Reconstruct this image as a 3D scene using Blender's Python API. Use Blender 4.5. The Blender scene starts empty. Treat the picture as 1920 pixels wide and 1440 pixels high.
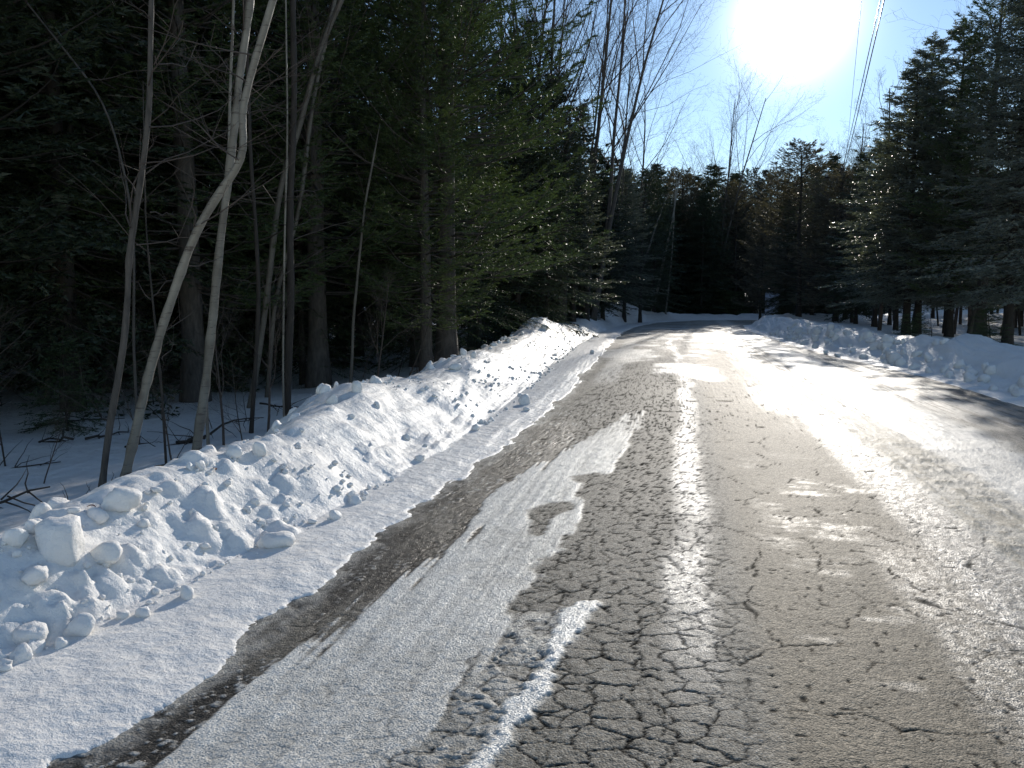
import bpy, math, random
import numpy as np
from mathutils import Vector
S = bpy.context.scene
COL = S.collection
R = math.radians
rng = np.random.default_rng(7)
random.seed(7)

# ------------------------------------------------------------------ camera
F_PX, CAM_H, HOR = 1492.0, 1.55, 565.0          # focal length in photo pixels, eye height, horizon row
PITCH = math.atan((720 - HOR) / F_PX)
YAW = math.atan((1280 - 960) / F_PX * math.cos(PITCH))
cam = bpy.data.cameras.new('camera')
cam.sensor_width = 36.0
cam.lens = F_PX / 1920 * 36.0
cam.clip_start = 0.05
cam.clip_end = 3000
camo = bpy.data.objects.new('camera', cam)
COL.objects.link(camo)
camo.location = (0, 0, CAM_H)
camo.rotation_euler = (R(90) - PITCH, 0, YAW)
S.camera = camo

# ------------------------------------------------------------------ light
SUN_AZ, SUN_EL = R(6.8), R(17.9)                # azimuth from +Y towards +X
sd = Vector((math.sin(SUN_AZ) * math.cos(SUN_EL), math.cos(SUN_AZ) * math.cos(SUN_EL), math.sin(SUN_EL)))
w = bpy.data.worlds.new('World')
S.world = w
w.use_nodes = True
nt = w.node_tree
nt.nodes.clear()
def N(tree, typ, **kw):
    n = tree.nodes.new(typ)
    for k, v in kw.items():
        setattr(n, k, v)
    return n
wo = N(nt, 'ShaderNodeOutputWorld')
bg = N(nt, 'ShaderNodeBackground')
SKY_STRENGTH = 0.108
bg.inputs['Strength'].default_value = SKY_STRENGTH
sky = N(nt, 'ShaderNodeTexSky', sky_type='NISHITA', sun_disc=False, sun_elevation=SUN_EL, sun_rotation=SUN_AZ,
        altitude=300, air_density=1.0, dust_density=0.0, ozone_density=1.8)
tint = N(nt, 'ShaderNodeMix', data_type='RGBA', blend_type='MULTIPLY')
tint.inputs[0].default_value = 1.0
tint.inputs[7].default_value = (1.01, 0.98, 0.99, 1)
nt.links.new(sky.outputs[0], tint.inputs[6])
# the burnt-out sun and the bright air round it: falls off with the angle from the sun
tc = N(nt, 'ShaderNodeTexCoord')
nrm = N(nt, 'ShaderNodeVectorMath', operation='NORMALIZE')
dot = N(nt, 'ShaderNodeVectorMath', operation='DOT_PRODUCT')
dot.inputs[1].default_value = sd
nt.links.new(tc.outputs['Generated'], nrm.inputs[0])
nt.links.new(nrm.outputs[0], dot.inputs[0])
acos = N(nt, 'ShaderNodeMath', operation='ARCCOSINE')
nt.links.new(dot.outputs['Value'], acos.inputs[0])
def gauss(amp, width_deg, power):
    a = N(nt, 'ShaderNodeMath', operation='DIVIDE'); a.inputs[1].default_value = R(width_deg)
    nt.links.new(acos.outputs[0], a.inputs[0])
    p = N(nt, 'ShaderNodeMath', operation='POWER'); p.inputs[1].default_value = power
    nt.links.new(a.outputs[0], p.inputs[0])
    m = N(nt, 'ShaderNodeMath', operation='MULTIPLY'); m.inputs[1].default_value = -1
    nt.links.new(p.outputs[0], m.inputs[0])
    e = N(nt, 'ShaderNodeMath', operation='EXPONENT')
    nt.links.new(m.outputs[0], e.inputs[0])
    s = N(nt, 'ShaderNodeMath', operation='MULTIPLY'); s.inputs[1].default_value = amp
    nt.links.new(e.outputs[0], s.inputs[0])
    return s
g1, g2 = gauss(50.0, 1.5, 1.15), gauss(1.1, 4.5, 1.1)
ga = N(nt, 'ShaderNodeMath', operation='ADD')
nt.links.new(g1.outputs[0], ga.inputs[0]); nt.links.new(g2.outputs[0], ga.inputs[1])
gc = N(nt, 'ShaderNodeCombineColor')
for i in range(3):
    nt.links.new(ga.outputs[0], gc.inputs[i])
addc = N(nt, 'ShaderNodeMix', data_type='RGBA', blend_type='ADD')
addc.inputs[0].default_value = 1.0
nt.links.new(tint.outputs[2], addc.inputs[6])
nt.links.new(gc.outputs[0], addc.inputs[7])
nt.links.new(addc.outputs[2], bg.inputs['Color'])
nt.links.new(bg.outputs[0], wo.inputs[0])

sun = bpy.data.lights.new('sun', 'SUN')
sun.energy = 2.7
sun.angle = R(0.5)
sun.color = (1.0, 0.93, 0.83)
suno = bpy.data.objects.new('sun', sun)
suno.rotation_euler = sd.to_track_quat('Z', 'Y').to_euler()
suno.location = (0, 0, 30)
COL.objects.link(suno)
S.view_settings.view_transform = 'Standard'
S.view_settings.look = 'None'
S.view_settings.exposure = 0.58
S.view_settings.gamma = 1
S.view_settings.use_curve_mapping = False
S.render.engine = 'CYCLES'
cy = S.cycles
cy.max_bounces = 6; cy.diffuse_bounces = 3; cy.glossy_bounces = 3; cy.transmission_bounces = 4
cy.transparent_max_bounces = 6; cy.volume_bounces = 0
cy.sample_clamp_indirect = 6
cy.caustics_reflective = False; cy.caustics_refractive = False

# ------------------------------------------------------------------ helpers
def ray(px, py):
    a = (px - 960) / F_PX; b = -(py - 720) / F_PX
    f = math.cos(PITCH) + b * math.sin(PITCH); u = -math.sin(PITCH) + b * math.cos(PITCH)
    return a * math.cos(YAW) - f * math.sin(YAW), f * math.cos(YAW) + a * math.sin(YAW), u
def ground(px, py, z=0.0):                       # where a sight line meets the level z
    X, Y, U = ray(px, py); t = (z - CAM_H) / U
    return X * t, Y * t
def at(px, py, y):                               # the point of a sight line at distance y up the road
    X, Y, U = ray(px, py); t = y / Y
    return (X * t, y, CAM_H + U * t)

def hash2(ix, iy, seed):
    h = (ix.astype(np.int64) * 374761393 + iy.astype(np.int64) * 668265263 + seed * 1274126177) & 0xffffffff
    h = ((h ^ (h >> 13)) * 1274126177) & 0xffffffff
    h = (h ^ (h >> 16)) & 0xffffffff
    h = (h * 2246822519) & 0xffffffff
    return ((h ^ (h >> 15)) & 0xffffff) / float(0xffffff)
def vnoise(x, y, seed=0):                        # smooth value noise, -1..1
    ix = np.floor(x); iy = np.floor(y); fx = x - ix; fy = y - iy
    fx = fx * fx * fx * (fx * (fx * 6 - 15) + 10); fy = fy * fy * fy * (fy * (fy * 6 - 15) + 10)
    ix = ix.astype(np.int64); iy = iy.astype(np.int64)
    a = hash2(ix, iy, seed); b = hash2(ix + 1, iy, seed); c = hash2(ix, iy + 1, seed); d = hash2(ix + 1, iy + 1, seed)
    return 2 * ((a + (b - a) * fx) * (1 - fy) + (c + (d - c) * fx) * fy) - 1
def fbm(x, y, seed=0, octs=4, gain=0.5):
    s = 0; a = 1; t = 0
    for i in range(octs):
        s = s + a * vnoise(x * 2 ** i + 17.3 * i, y * 2 ** i - 9.1 * i, seed + i); t += a; a *= gain
    return s / t
def voronoi(x, y, seed=0, jit=0.85):             # F1, F2-F1, cell id
    ix = np.floor(x).astype(np.int64); iy = np.floor(y).astype(np.int64)
    f1 = np.full(x.shape, 9.0); f2 = np.full(x.shape, 9.0); cid = np.zeros(x.shape)
    for dx in (-1, 0, 1):
        for dy in (-1, 0, 1):
            cx = ix + dx; cyy = iy + dy
            px = cx + 0.5 + (hash2(cx, cyy, seed) - 0.5) * jit
            py = cyy + 0.5 + (hash2(cx, cyy, seed + 5) - 0.5) * jit
            d = np.hypot(px - x, py - y)
            m = d < f1
            f2 = np.where(m, f1, np.minimum(f2, d))
            cid = np.where(m, hash2(cx, cyy, seed + 9), cid)
            f1 = np.where(m, d, f1)
    return f1, f2 - f1, cid
def sstep(a, b, x):
    t = np.clip((x - a) / (b - a), 0, 1)
    return t * t * (3 - 2 * t)
def sdist(x, y, poly):                           # signed distance to an open line; left of its travel is positive
    best = np.full(np.shape(x), 1e9); sg = np.zeros(np.shape(x))
    for (x0, y0), (x1, y1) in zip(poly[:-1], poly[1:]):
        ex, ey = x1 - x0, y1 - y0
        t = np.clip(((x - x0) * ex + (y - y0) * ey) / (ex * ex + ey * ey), 0, 1)
        qx, qy = x - x0 - t * ex, y - y0 - t * ey
        d = qx * qx + qy * qy
        m = d < best
        best = np.where(m, d, best)
        sg = np.where(m, np.sign(ex * (y - y0) - ey * (x - x0)), sg)
    return np.sqrt(best) * sg
def inpoly(x, y, poly):                          # signed distance to a closed polygon, inside positive
    best = np.full(x.shape, 1e9); ins = np.zeros(x.shape, bool)
    for i in range(len(poly)):
        x0, y0 = poly[i - 1]; x1, y1 = poly[i]
        ex, ey = x1 - x0, y1 - y0
        t = np.clip(((x - x0) * ex + (y - y0) * ey) / (ex * ex + ey * ey + 1e-12), 0, 1)
        best = np.minimum(best, (x - x0 - t * ex) ** 2 + (y - y0 - t * ey) ** 2)
        c = (y0 > y) != (y1 > y)
        xi = x0 + (y - y0) * ex / (ey if abs(ey) > 1e-9 else 1e-9)
        ins ^= c & (x < xi)
    return np.sqrt(best) * np.where(ins, 1, -1)

def mesh_np(name, verts, tris=None, quads=None, mats=(), smooth=True, mi=None):
    me = bpy.data.meshes.new(name)
    verts = np.asarray(verts, np.float32)
    t = np.zeros((0, 3), np.int32) if tris is None else np.asarray(tris, np.int32)
    q = np.zeros((0, 4), np.int32) if quads is None else np.asarray(quads, np.int32)
    me.vertices.add(len(verts)); me.vertices.foreach_set('co', verts.ravel())
    nl = len(t) * 3 + len(q) * 4
    me.loops.add(nl); me.loops.foreach_set('vertex_index', np.concatenate([t.ravel(), q.ravel()]))
    me.polygons.add(len(t) + len(q))
    st = np.concatenate([np.arange(len(t)) * 3, len(t) * 3 + np.arange(len(q)) * 4]).astype(np.int32)
    me.polygons.foreach_set('loop_start', st)
    me.polygons.foreach_set('use_smooth', np.full(len(t) + len(q), smooth))
    if mi is not None:
        me.polygons.foreach_set('material_index', mi)
    for m in mats:
        me.materials.append(m)
    me.update(calc_edges=True)
    return me
def link(name, me, parent=None, loc=None, rot=None, scale=None, **props):
    o = bpy.data.objects.new(name, me)
    COL.objects.link(o)
    if parent is not None: o.parent = parent
    if loc is not None: o.location = loc
    if rot is not None: o.rotation_euler = rot
    if scale is not None: o.scale = scale
    for k, v in props.items():
        if v is not None: o[k] = v
    return o
class Geo:                                       # collects arrays, becomes one mesh
    def __init__(s): s.v = []; s.t = []; s.q = []; s.n = 0
    def add(s, v, t=None, q=None):
        v = np.asarray(v, float).reshape(-1, 3)
        if t is not None and len(t): s.t.append(np.asarray(t) + s.n)
        if q is not None and len(q): s.q.append(np.asarray(q) + s.n)
        s.v.append(v); s.n += len(v)
    def mesh(s, name, mats, smooth=True):
        return mesh_np(name, np.concatenate(s.v), np.concatenate(s.t) if s.t else None, np.concatenate(s.q) if s.q else None, mats, smooth)
def tube(geo, pts, rad, sides=8, cap=True, wob=0.0):
    pts = np.asarray(pts, float); rad = np.asarray(rad, float); n = len(pts)
    tan = np.gradient(pts, axis=0); tan /= np.linalg.norm(tan, axis=1)[:, None] + 1e-9
    ref = np.array([1.0, 0, 0]) if abs(tan[0][0]) < 0.8 else np.array([0, 1.0, 0])
    V = []
    for i in range(n):
        a = np.cross(tan[i], ref); a /= np.linalg.norm(a) + 1e-9
        b = np.cross(tan[i], a)
        th = np.linspace(0, 2 * np.pi, sides, endpoint=False)
        r = rad[i] * (1 + (wob * rng.uniform(-1, 1, sides) if wob else 0))
        V.append(pts[i] + (np.cos(th) * r)[:, None] * a + (np.sin(th) * r)[:, None] * b)
    k = np.arange(sides); k2 = (k + 1) % sides
    q = np.concatenate([np.stack([i * sides + k, i * sides + k2, (i + 1) * sides + k2, (i + 1) * sides + k], 1) for i in range(n - 1)])
    geo.add(np.concatenate(V), q=q)
def resample(pts, n):
    pts = np.asarray(pts, float)
    d = np.concatenate([[0], np.cumsum(np.linalg.norm(np.diff(pts, axis=0), axis=1))])
    u = np.linspace(0, d[-1], n)
    out = np.stack([np.interp(u, d, pts[:, i]) for i in range(3)], 1)
    for _ in range(2):                           # soften the corners
        out[1:-1] = 0.25 * out[:-2] + 0.5 * out[1:-1] + 0.25 * out[2:]
    return out

# ------------------------------------------------------------------ materials
def mat(name):
    m = bpy.data.materials.new(name); m.use_nodes = True
    t = m.node_tree; b = t.nodes['Principled BSDF']
    return m, t, b
def noise(t, scale, detail=4, rough=0.55, coord=None, dist=0.0):
    n = N(t, 'ShaderNodeTexNoise'); n.inputs['Scale'].default_value = scale
    n.inputs['Detail'].default_value = detail; n.inputs['Roughness'].default_value = rough
    n.inputs['Distortion'].default_value = dist
    if coord is not None: t.links.new(coord, n.inputs['Vector'])
    return n.outputs['Fac']
def math_(t, op, a, b=None, clamp=False):
    n = N(t, 'ShaderNodeMath', operation=op, use_clamp=clamp)
    for i, v in enumerate((a, b)):
        if v is None: continue
        if isinstance(v, (int, float)): n.inputs[i].default_value = v
        else: t.links.new(v, n.inputs[i])
    return n.outputs[0]
def ramp(t, fac, stops):
    r = N(t, 'ShaderNodeValToRGB'); e = r.color_ramp.elements
    while len(e) < len(stops): e.new(0.5)
    for i, (p, c) in enumerate(stops):
        e[i].position = p; e[i].color = (*c, 1)
    t.links.new(fac, r.inputs[0]); return r.outputs[0]
def mixc(t, fac, a, b, mode='MIX'):
    n = N(t, 'ShaderNodeMix', data_type='RGBA', blend_type=mode)
    if isinstance(fac, (int, float)): n.inputs[0].default_value = fac
    else: t.links.new(fac, n.inputs[0])
    for i, v in ((6, a), (7, b)):
        if isinstance(v, tuple): n.inputs[i].default_value = (*v, 1)
        else: t.links.new(v, n.inputs[i])
    return n.outputs[2]
def mixf(t, fac, a, b):
    n = N(t, 'ShaderNodeMix', data_type='FLOAT')
    for i, v in ((0, fac), (2, a), (3, b)):
        if isinstance(v, (int, float)): n.inputs[i].default_value = v
        else: t.links.new(v, n.inputs[i])
    return n.outputs[0]
def bump(t, h, dist, strength=1.0, prev=None):
    b = N(t, 'ShaderNodeBump'); b.inputs['Distance'].default_value = dist; b.inputs['Strength'].default_value = strength
    t.links.new(h, b.inputs['Height'])
    if prev is not None: t.links.new(prev, b.inputs['Normal'])
    return b.outputs[0]
def pos(t):
    return N(t, 'ShaderNodeNewGeometry').outputs['Position']
def objc(t):
    return N(t, 'ShaderNodeTexCoord').outputs['Object']

def flakes(t, coord, scale, amt, normal):
    v = N(t, 'ShaderNodeTexVoronoi'); v.inputs['Scale'].default_value = scale; t.links.new(coord, v.inputs['Vector'])
    a = N(t, 'ShaderNodeVectorMath', operation='SUBTRACT'); t.links.new(v.outputs['Color'], a.inputs[0]); a.inputs[1].default_value = (0.5, 0.5, 0.5)
    s_ = N(t, 'ShaderNodeVectorMath', operation='SCALE'); t.links.new(a.outputs[0], s_.inputs[0])
    if isinstance(amt, (int, float)): s_.inputs['Scale'].default_value = amt
    else: t.links.new(amt, s_.inputs['Scale'])
    d = N(t, 'ShaderNodeVectorMath', operation='ADD'); t.links.new(s_.outputs[0], d.inputs[0]); t.links.new(normal, d.inputs[1])
    n_ = N(t, 'ShaderNodeVectorMath', operation='NORMALIZE'); t.links.new(d.outputs[0], n_.inputs[0])
    return n_.outputs[0]
def snow_material(name, dirty=0.0, sss=0.12):
    m, t, b = mat(name)
    p = pos(t)
    n1 = noise(t, 1.3, 5, 0.6, p)
    c = ramp(t, n1, [(0.3, (0.80, 0.775, 0.735)), (0.7, (0.88, 0.86, 0.82))])
    if dirty:
        n2 = noise(t, 9, 5, 0.7, p)
        c = mixc(t, math_(t, 'MULTIPLY', ramp(t, n2, [(0.55, (0, 0, 0)), (0.75, (1, 1, 1))]), dirty), c, (0.42, 0.38, 0.33))
    t.links.new(c, b.inputs['Base Color'])
    b.inputs['Roughness'].default_value = 0.5
    b.inputs['Specular IOR Level'].default_value = 0.12
    b.inputs['Subsurface Weight'].default_value = sss
    b.inputs['Subsurface Radius'].default_value = (0.9, 1.0, 1.1)
    b.inputs['Subsurface Scale'].default_value = 0.03
    v = N(t, 'ShaderNodeTexVoronoi'); v.inputs['Scale'].default_value = 170; t.links.new(p, v.inputs['Vector'])
    h = math_(t, 'ADD', noise(t, 28, 6, 0.7, p), math_(t, 'MULTIPLY', v.outputs['Distance'], 0.18))
    nb = bump(t, noise(t, 6, 5, 0.6, p), 0.05, 0.7)
    t.links.new(flakes(t, p, 260, 0.22, bump(t, h, 0.008, 0.8, nb)), b.inputs['Normal'])
    return m
M_SNOW = snow_material('packed_snow')
M_FLOOR = snow_material('forest_floor_snow', dirty=0.75, sss=0)
M_CHUNK = snow_material('chunk_snow', sss=0.15)

def foliage_material(name, c1, c2, trans=0.25, rough=0.5):
    m, t, b = mat(name)
    oi = N(t, 'ShaderNodeObjectInfo')
    n = noise(t, 2.2, 3, 0.6, pos(t))
    f = math_(t, 'ADD', math_(t, 'MULTIPLY', n, 0.7), math_(t, 'MULTIPLY', oi.outputs['Random'], 0.35))
    c = ramp(t, f, [(0.25, c1), (0.8, c2)])
    t.links.new(c, b.inputs['Base Color'])
    b.inputs['Roughness'].default_value = rough
    b.inputs['Specular IOR Level'].default_value = 0.5
    tr = N(t, 'ShaderNodeBsdfTranslucent')
    t.links.new(mixc(t, 1.0, c, (1.25, 1.3, 0.7), 'MULTIPLY'), tr.inputs['Color'])
    ms = N(t, 'ShaderNodeMixShader'); ms.inputs[0].default_value = trans
    t.links.new(b.outputs[0], ms.inputs[1]); t.links.new(tr.outputs[0], ms.inputs[2])
    t.links.new(ms.outputs[0], t.nodes['Material Output'].inputs[0])
    return m
M_PINE = foliage_material('pine_needles', (0.042, 0.070, 0.026), (0.095, 0.130, 0.048), 0.33)
M_HEM = foliage_material('hemlock_needles', (0.035, 0.060, 0.022), (0.075, 0.110, 0.045), 0.25)
M_DARK = foliage_material('shaded_needles', (0.020, 0.032, 0.014), (0.048, 0.066, 0.030), 0.2)  # darker needles: gloom of the deep wood put into the colour
M_FIR = foliage_material('fir_needles', (0.095, 0.110, 0.096), (0.165, 0.180, 0.162), 0.38, 0.36)
M_BROWN = foliage_material('autumn_needles', (0.085, 0.074, 0.058), (0.15, 0.13, 0.105), 0.35, 0.6)

def bark_material(name, c1, c2, zs=0.25, scale=14):
    m, t, b = mat(name)
    o = objc(t)
    mp = N(t, 'ShaderNodeMapping'); mp.inputs['Scale'].default_value = (1, 1, zs); t.links.new(o, mp.inputs[0])
    n = noise(t, scale, 6, 0.65, mp.outputs[0])
    t.links.new(ramp(t, n, [(0.3, c1), (0.7, c2)]), b.inputs['Base Color'])
    b.inputs['Roughness'].default_value = 0.8
    t.links.new(bump(t, n, 0.02, 0.8), b.inputs['Normal'])
    return m
M_BARK = bark_material('rough_bark', (0.016, 0.013, 0.010), (0.055, 0.045, 0.036))
M_GREYBARK = bark_material('grey_bark', (0.035, 0.031, 0.026), (0.115, 0.10, 0.085))
M_TWIG = bark_material('twig_bark', (0.04, 0.030, 0.024), (0.11, 0.085, 0.07), 1, 6)
def birch_material(name, f=1.0):
    m, t, b = mat(name)
    o = objc(t)
    mp = N(t, 'ShaderNodeMapping'); mp.inputs['Scale'].default_value = (0.7, 0.7, 7); t.links.new(o, mp.inputs[0])
    n = noise(t, 5.0, 5, 0.75, mp.outputs[0])
    lent = ramp(t, n, [(0.57, (0, 0, 0)), (0.62, (1, 1, 1))])
    n2 = noise(t, 3.0, 4, 0.6, o)
    c = ramp(t, n2, [(0.3, (0.12 * f, 0.105 * f, 0.082 * f)), (0.7, (0.27 * f, 0.25 * f, 0.205 * f))])
    c = mixc(t, lent, c, (0.07, 0.055, 0.045))
    blotch = ramp(t, noise(t, 2.3, 3, 0.5, o), [(0.62, (0, 0, 0)), (0.68, (1, 1, 1))])
    c = mixc(t, math_(t, 'MULTIPLY', blotch, 0.8), c, (0.10, 0.08, 0.065))
    t.links.new(c, b.inputs['Base Color'])
    b.inputs['Roughness'].default_value = 0.5
    t.links.new(bump(t, n, 0.006, 0.6), b.inputs['Normal'])
    return m
M_BIRCH = birch_material('birch_bark'); M_BIRCH_SHADED = birch_material('shaded_birch_bark', 0.5)  # second one is a darker copy: shade inside the wood put into the colour
def plain(name, col, rough=0.6, metal=0.0):
    m, t, b = mat(name)
    n = noise(t, 12, 4, 0.6, objc(t))
    t.links.new(mixc(t, n, tuple(c * 0.75 for c in col), tuple(min(1, c * 1.25) for c in col)), b.inputs['Base Color'])
    b.inputs['Roughness'].default_value = rough; b.inputs['Metallic'].default_value = metal
    return m
M_WIRE = plain('wire', (0.05, 0.05, 0.05), 0.35)
M_LEAF = plain('dead_leaf', (0.20, 0.07, 0.035), 0.6)
M_PANEL = plain('pale_panel', (0.42, 0.45, 0.52), 0.5)
M_GLASSY = plain('insulator', (0.35, 0.33, 0.30), 0.2)

def road_material():
    m, t, b = mat('cracked_icy_asphalt')
    p = pos(t)
    at_ = N(t, 'ShaderNodeAttribute', attribute_name='cover')      # r ice and painted far glare, g wet, b glaze
    sp = N(t, 'ShaderNodeSeparateColor'); t.links.new(at_.outputs['Color'], sp.inputs[0])
    ice, wet, glz = sp.outputs
    a2 = N(t, 'ShaderNodeAttribute', attribute_name='wear')        # r crack, g tan dirt, b brown
    s2 = N(t, 'ShaderNodeSeparateColor'); t.links.new(a2.outputs['Color'], s2.inputs[0])
    crk, tan, brn = s2.outputs
    vo = N(t, 'ShaderNodeTexVoronoi'); vo.inputs['Scale'].default_value = 120; t.links.new(p, vo.inputs['Vector'])
    vo2 = N(t, 'ShaderNodeTexVoronoi'); vo2.inputs['Scale'].default_value = 55; t.links.new(p, vo2.inputs['Vector'])
    g1 = noise(t, 60, 5, 0.75, p); g2 = noise(t, 3.0, 5, 0.6, p)
    sv = N(t, 'ShaderNodeSeparateColor'); t.links.new(vo.outputs['Color'], sv.inputs[0])
    c = ramp(t, sv.outputs[0], [(0.0, (0.07, 0.065, 0.055)), (0.45, (0.15, 0.145, 0.128)), (0.8, (0.27, 0.262, 0.235)), (1.0, (0.62, 0.60, 0.56))])
    sv2 = N(t, 'ShaderNodeSeparateColor'); t.links.new(vo2.outputs['Color'], sv2.inputs[0])
    c = mixc(t, 0.3, c, ramp(t, sv2.outputs[0], [(0.0, (0.06, 0.055, 0.047)), (0.6, (0.18, 0.175, 0.155)), (1.0, (0.46, 0.445, 0.41))]))
    c = mixc(t, 0.3, c, ramp(t, g1, [(0.38, (0.07, 0.065, 0.055)), (0.62, (0.31, 0.30, 0.27))]))
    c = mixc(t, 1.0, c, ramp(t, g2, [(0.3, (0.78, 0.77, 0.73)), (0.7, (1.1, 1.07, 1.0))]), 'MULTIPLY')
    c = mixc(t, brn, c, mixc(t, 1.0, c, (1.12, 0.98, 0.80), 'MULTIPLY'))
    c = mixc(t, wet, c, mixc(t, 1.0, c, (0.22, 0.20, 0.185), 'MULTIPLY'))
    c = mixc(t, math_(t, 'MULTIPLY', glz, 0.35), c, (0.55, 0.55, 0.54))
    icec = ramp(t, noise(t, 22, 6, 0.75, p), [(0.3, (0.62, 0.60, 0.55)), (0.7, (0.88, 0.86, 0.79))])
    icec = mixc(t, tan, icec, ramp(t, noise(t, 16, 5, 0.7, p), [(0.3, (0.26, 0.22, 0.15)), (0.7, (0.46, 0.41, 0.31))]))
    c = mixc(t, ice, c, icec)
    c = mixc(t, crk, c, (0.022, 0.020, 0.017))
    t.links.new(c, b.inputs['Base Color'])
    r = mixf(t, wet, 0.66, 0.34)
    r = mixf(t, glz, r, 0.28)
    r = mixf(t, ice, r, 0.42)
    r = mixf(t, tan, r, 0.62)
    r = mixf(t, crk, r, 0.9)
    r = math_(t, 'ADD', r, math_(t, 'MULTIPLY', math_(t, 'SUBTRACT', g1, 0.5), 0.25), clamp=True)
    t.links.new(r, b.inputs['Roughness'])
    sp_l = mixf(t, wet, 0.16, 0.4)
    sp_l = mixf(t, glz, sp_l, 0.26)
    sp_l = mixf(t, ice, sp_l, 0.20)
    sp_l = mixf(t, crk, sp_l, 0.0)
    t.links.new(sp_l, b.inputs['Specular IOR Level'])
    h = math_(t, 'ADD', math_(t, 'MULTIPLY', vo.outputs['Distance'], -0.5), math_(t, 'MULTIPLY', g1, 0.6))
    h = math_(t, 'ADD', h, math_(t, 'MULTIPLY', vo2.outputs['Distance'], -0.2))
    nb = bump(t, noise(t, 14, 4, 0.6, p), 0.006, 0.5)
    amt = mixf(t, math_(t, 'MAXIMUM', ice, glz), 0.22, 0.58)
    t.links.new(flakes(t, p, 190, amt, bump(t, h, 0.006, 0.8, nb)), b.inputs['Normal'])
    return m
M_ROAD = road_material()

# ------------------------------------------------------------------ the lie of the land
LT = [(-2.95, -8), (-2.92, 2), (-2.72, 3.08), (-2.5, 4.7), (-2.4, 7.7), (-2.45, 10), (-2.72, 14.7), (-3.1, 20), (-3.55, 27), (-4.0, 44),
      (-3.6, 55), (-2.2, 64), (0.8, 69.5), (6, 73), (14, 75), (30, 77), (90, 84)]
XE = [(-2.1, -8), (-2.06, 2.1), (-1.97, 3.1), (-1.99, 4), (-1.9, 5.5), (-1.94, 6.8), (-1.88, 8.8), (-1.88, 13), (-2.2, 20), (-2.5, 27.5),
      (-3.0, 43), (-2.8, 50), (-1.8, 60), (1.0, 66), (6, 70), (14, 72), (30, 74), (90, 81)]
RT = [(5.5, -8), (5.45, 8), (5.36, 14), (5.3, 17), (5.15, 20), (4.6, 23.5), (4.2, 30), (3.75, 45), (4.3, 54), (7, 59), (14, 63), (30, 66), (90, 73)]
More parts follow.
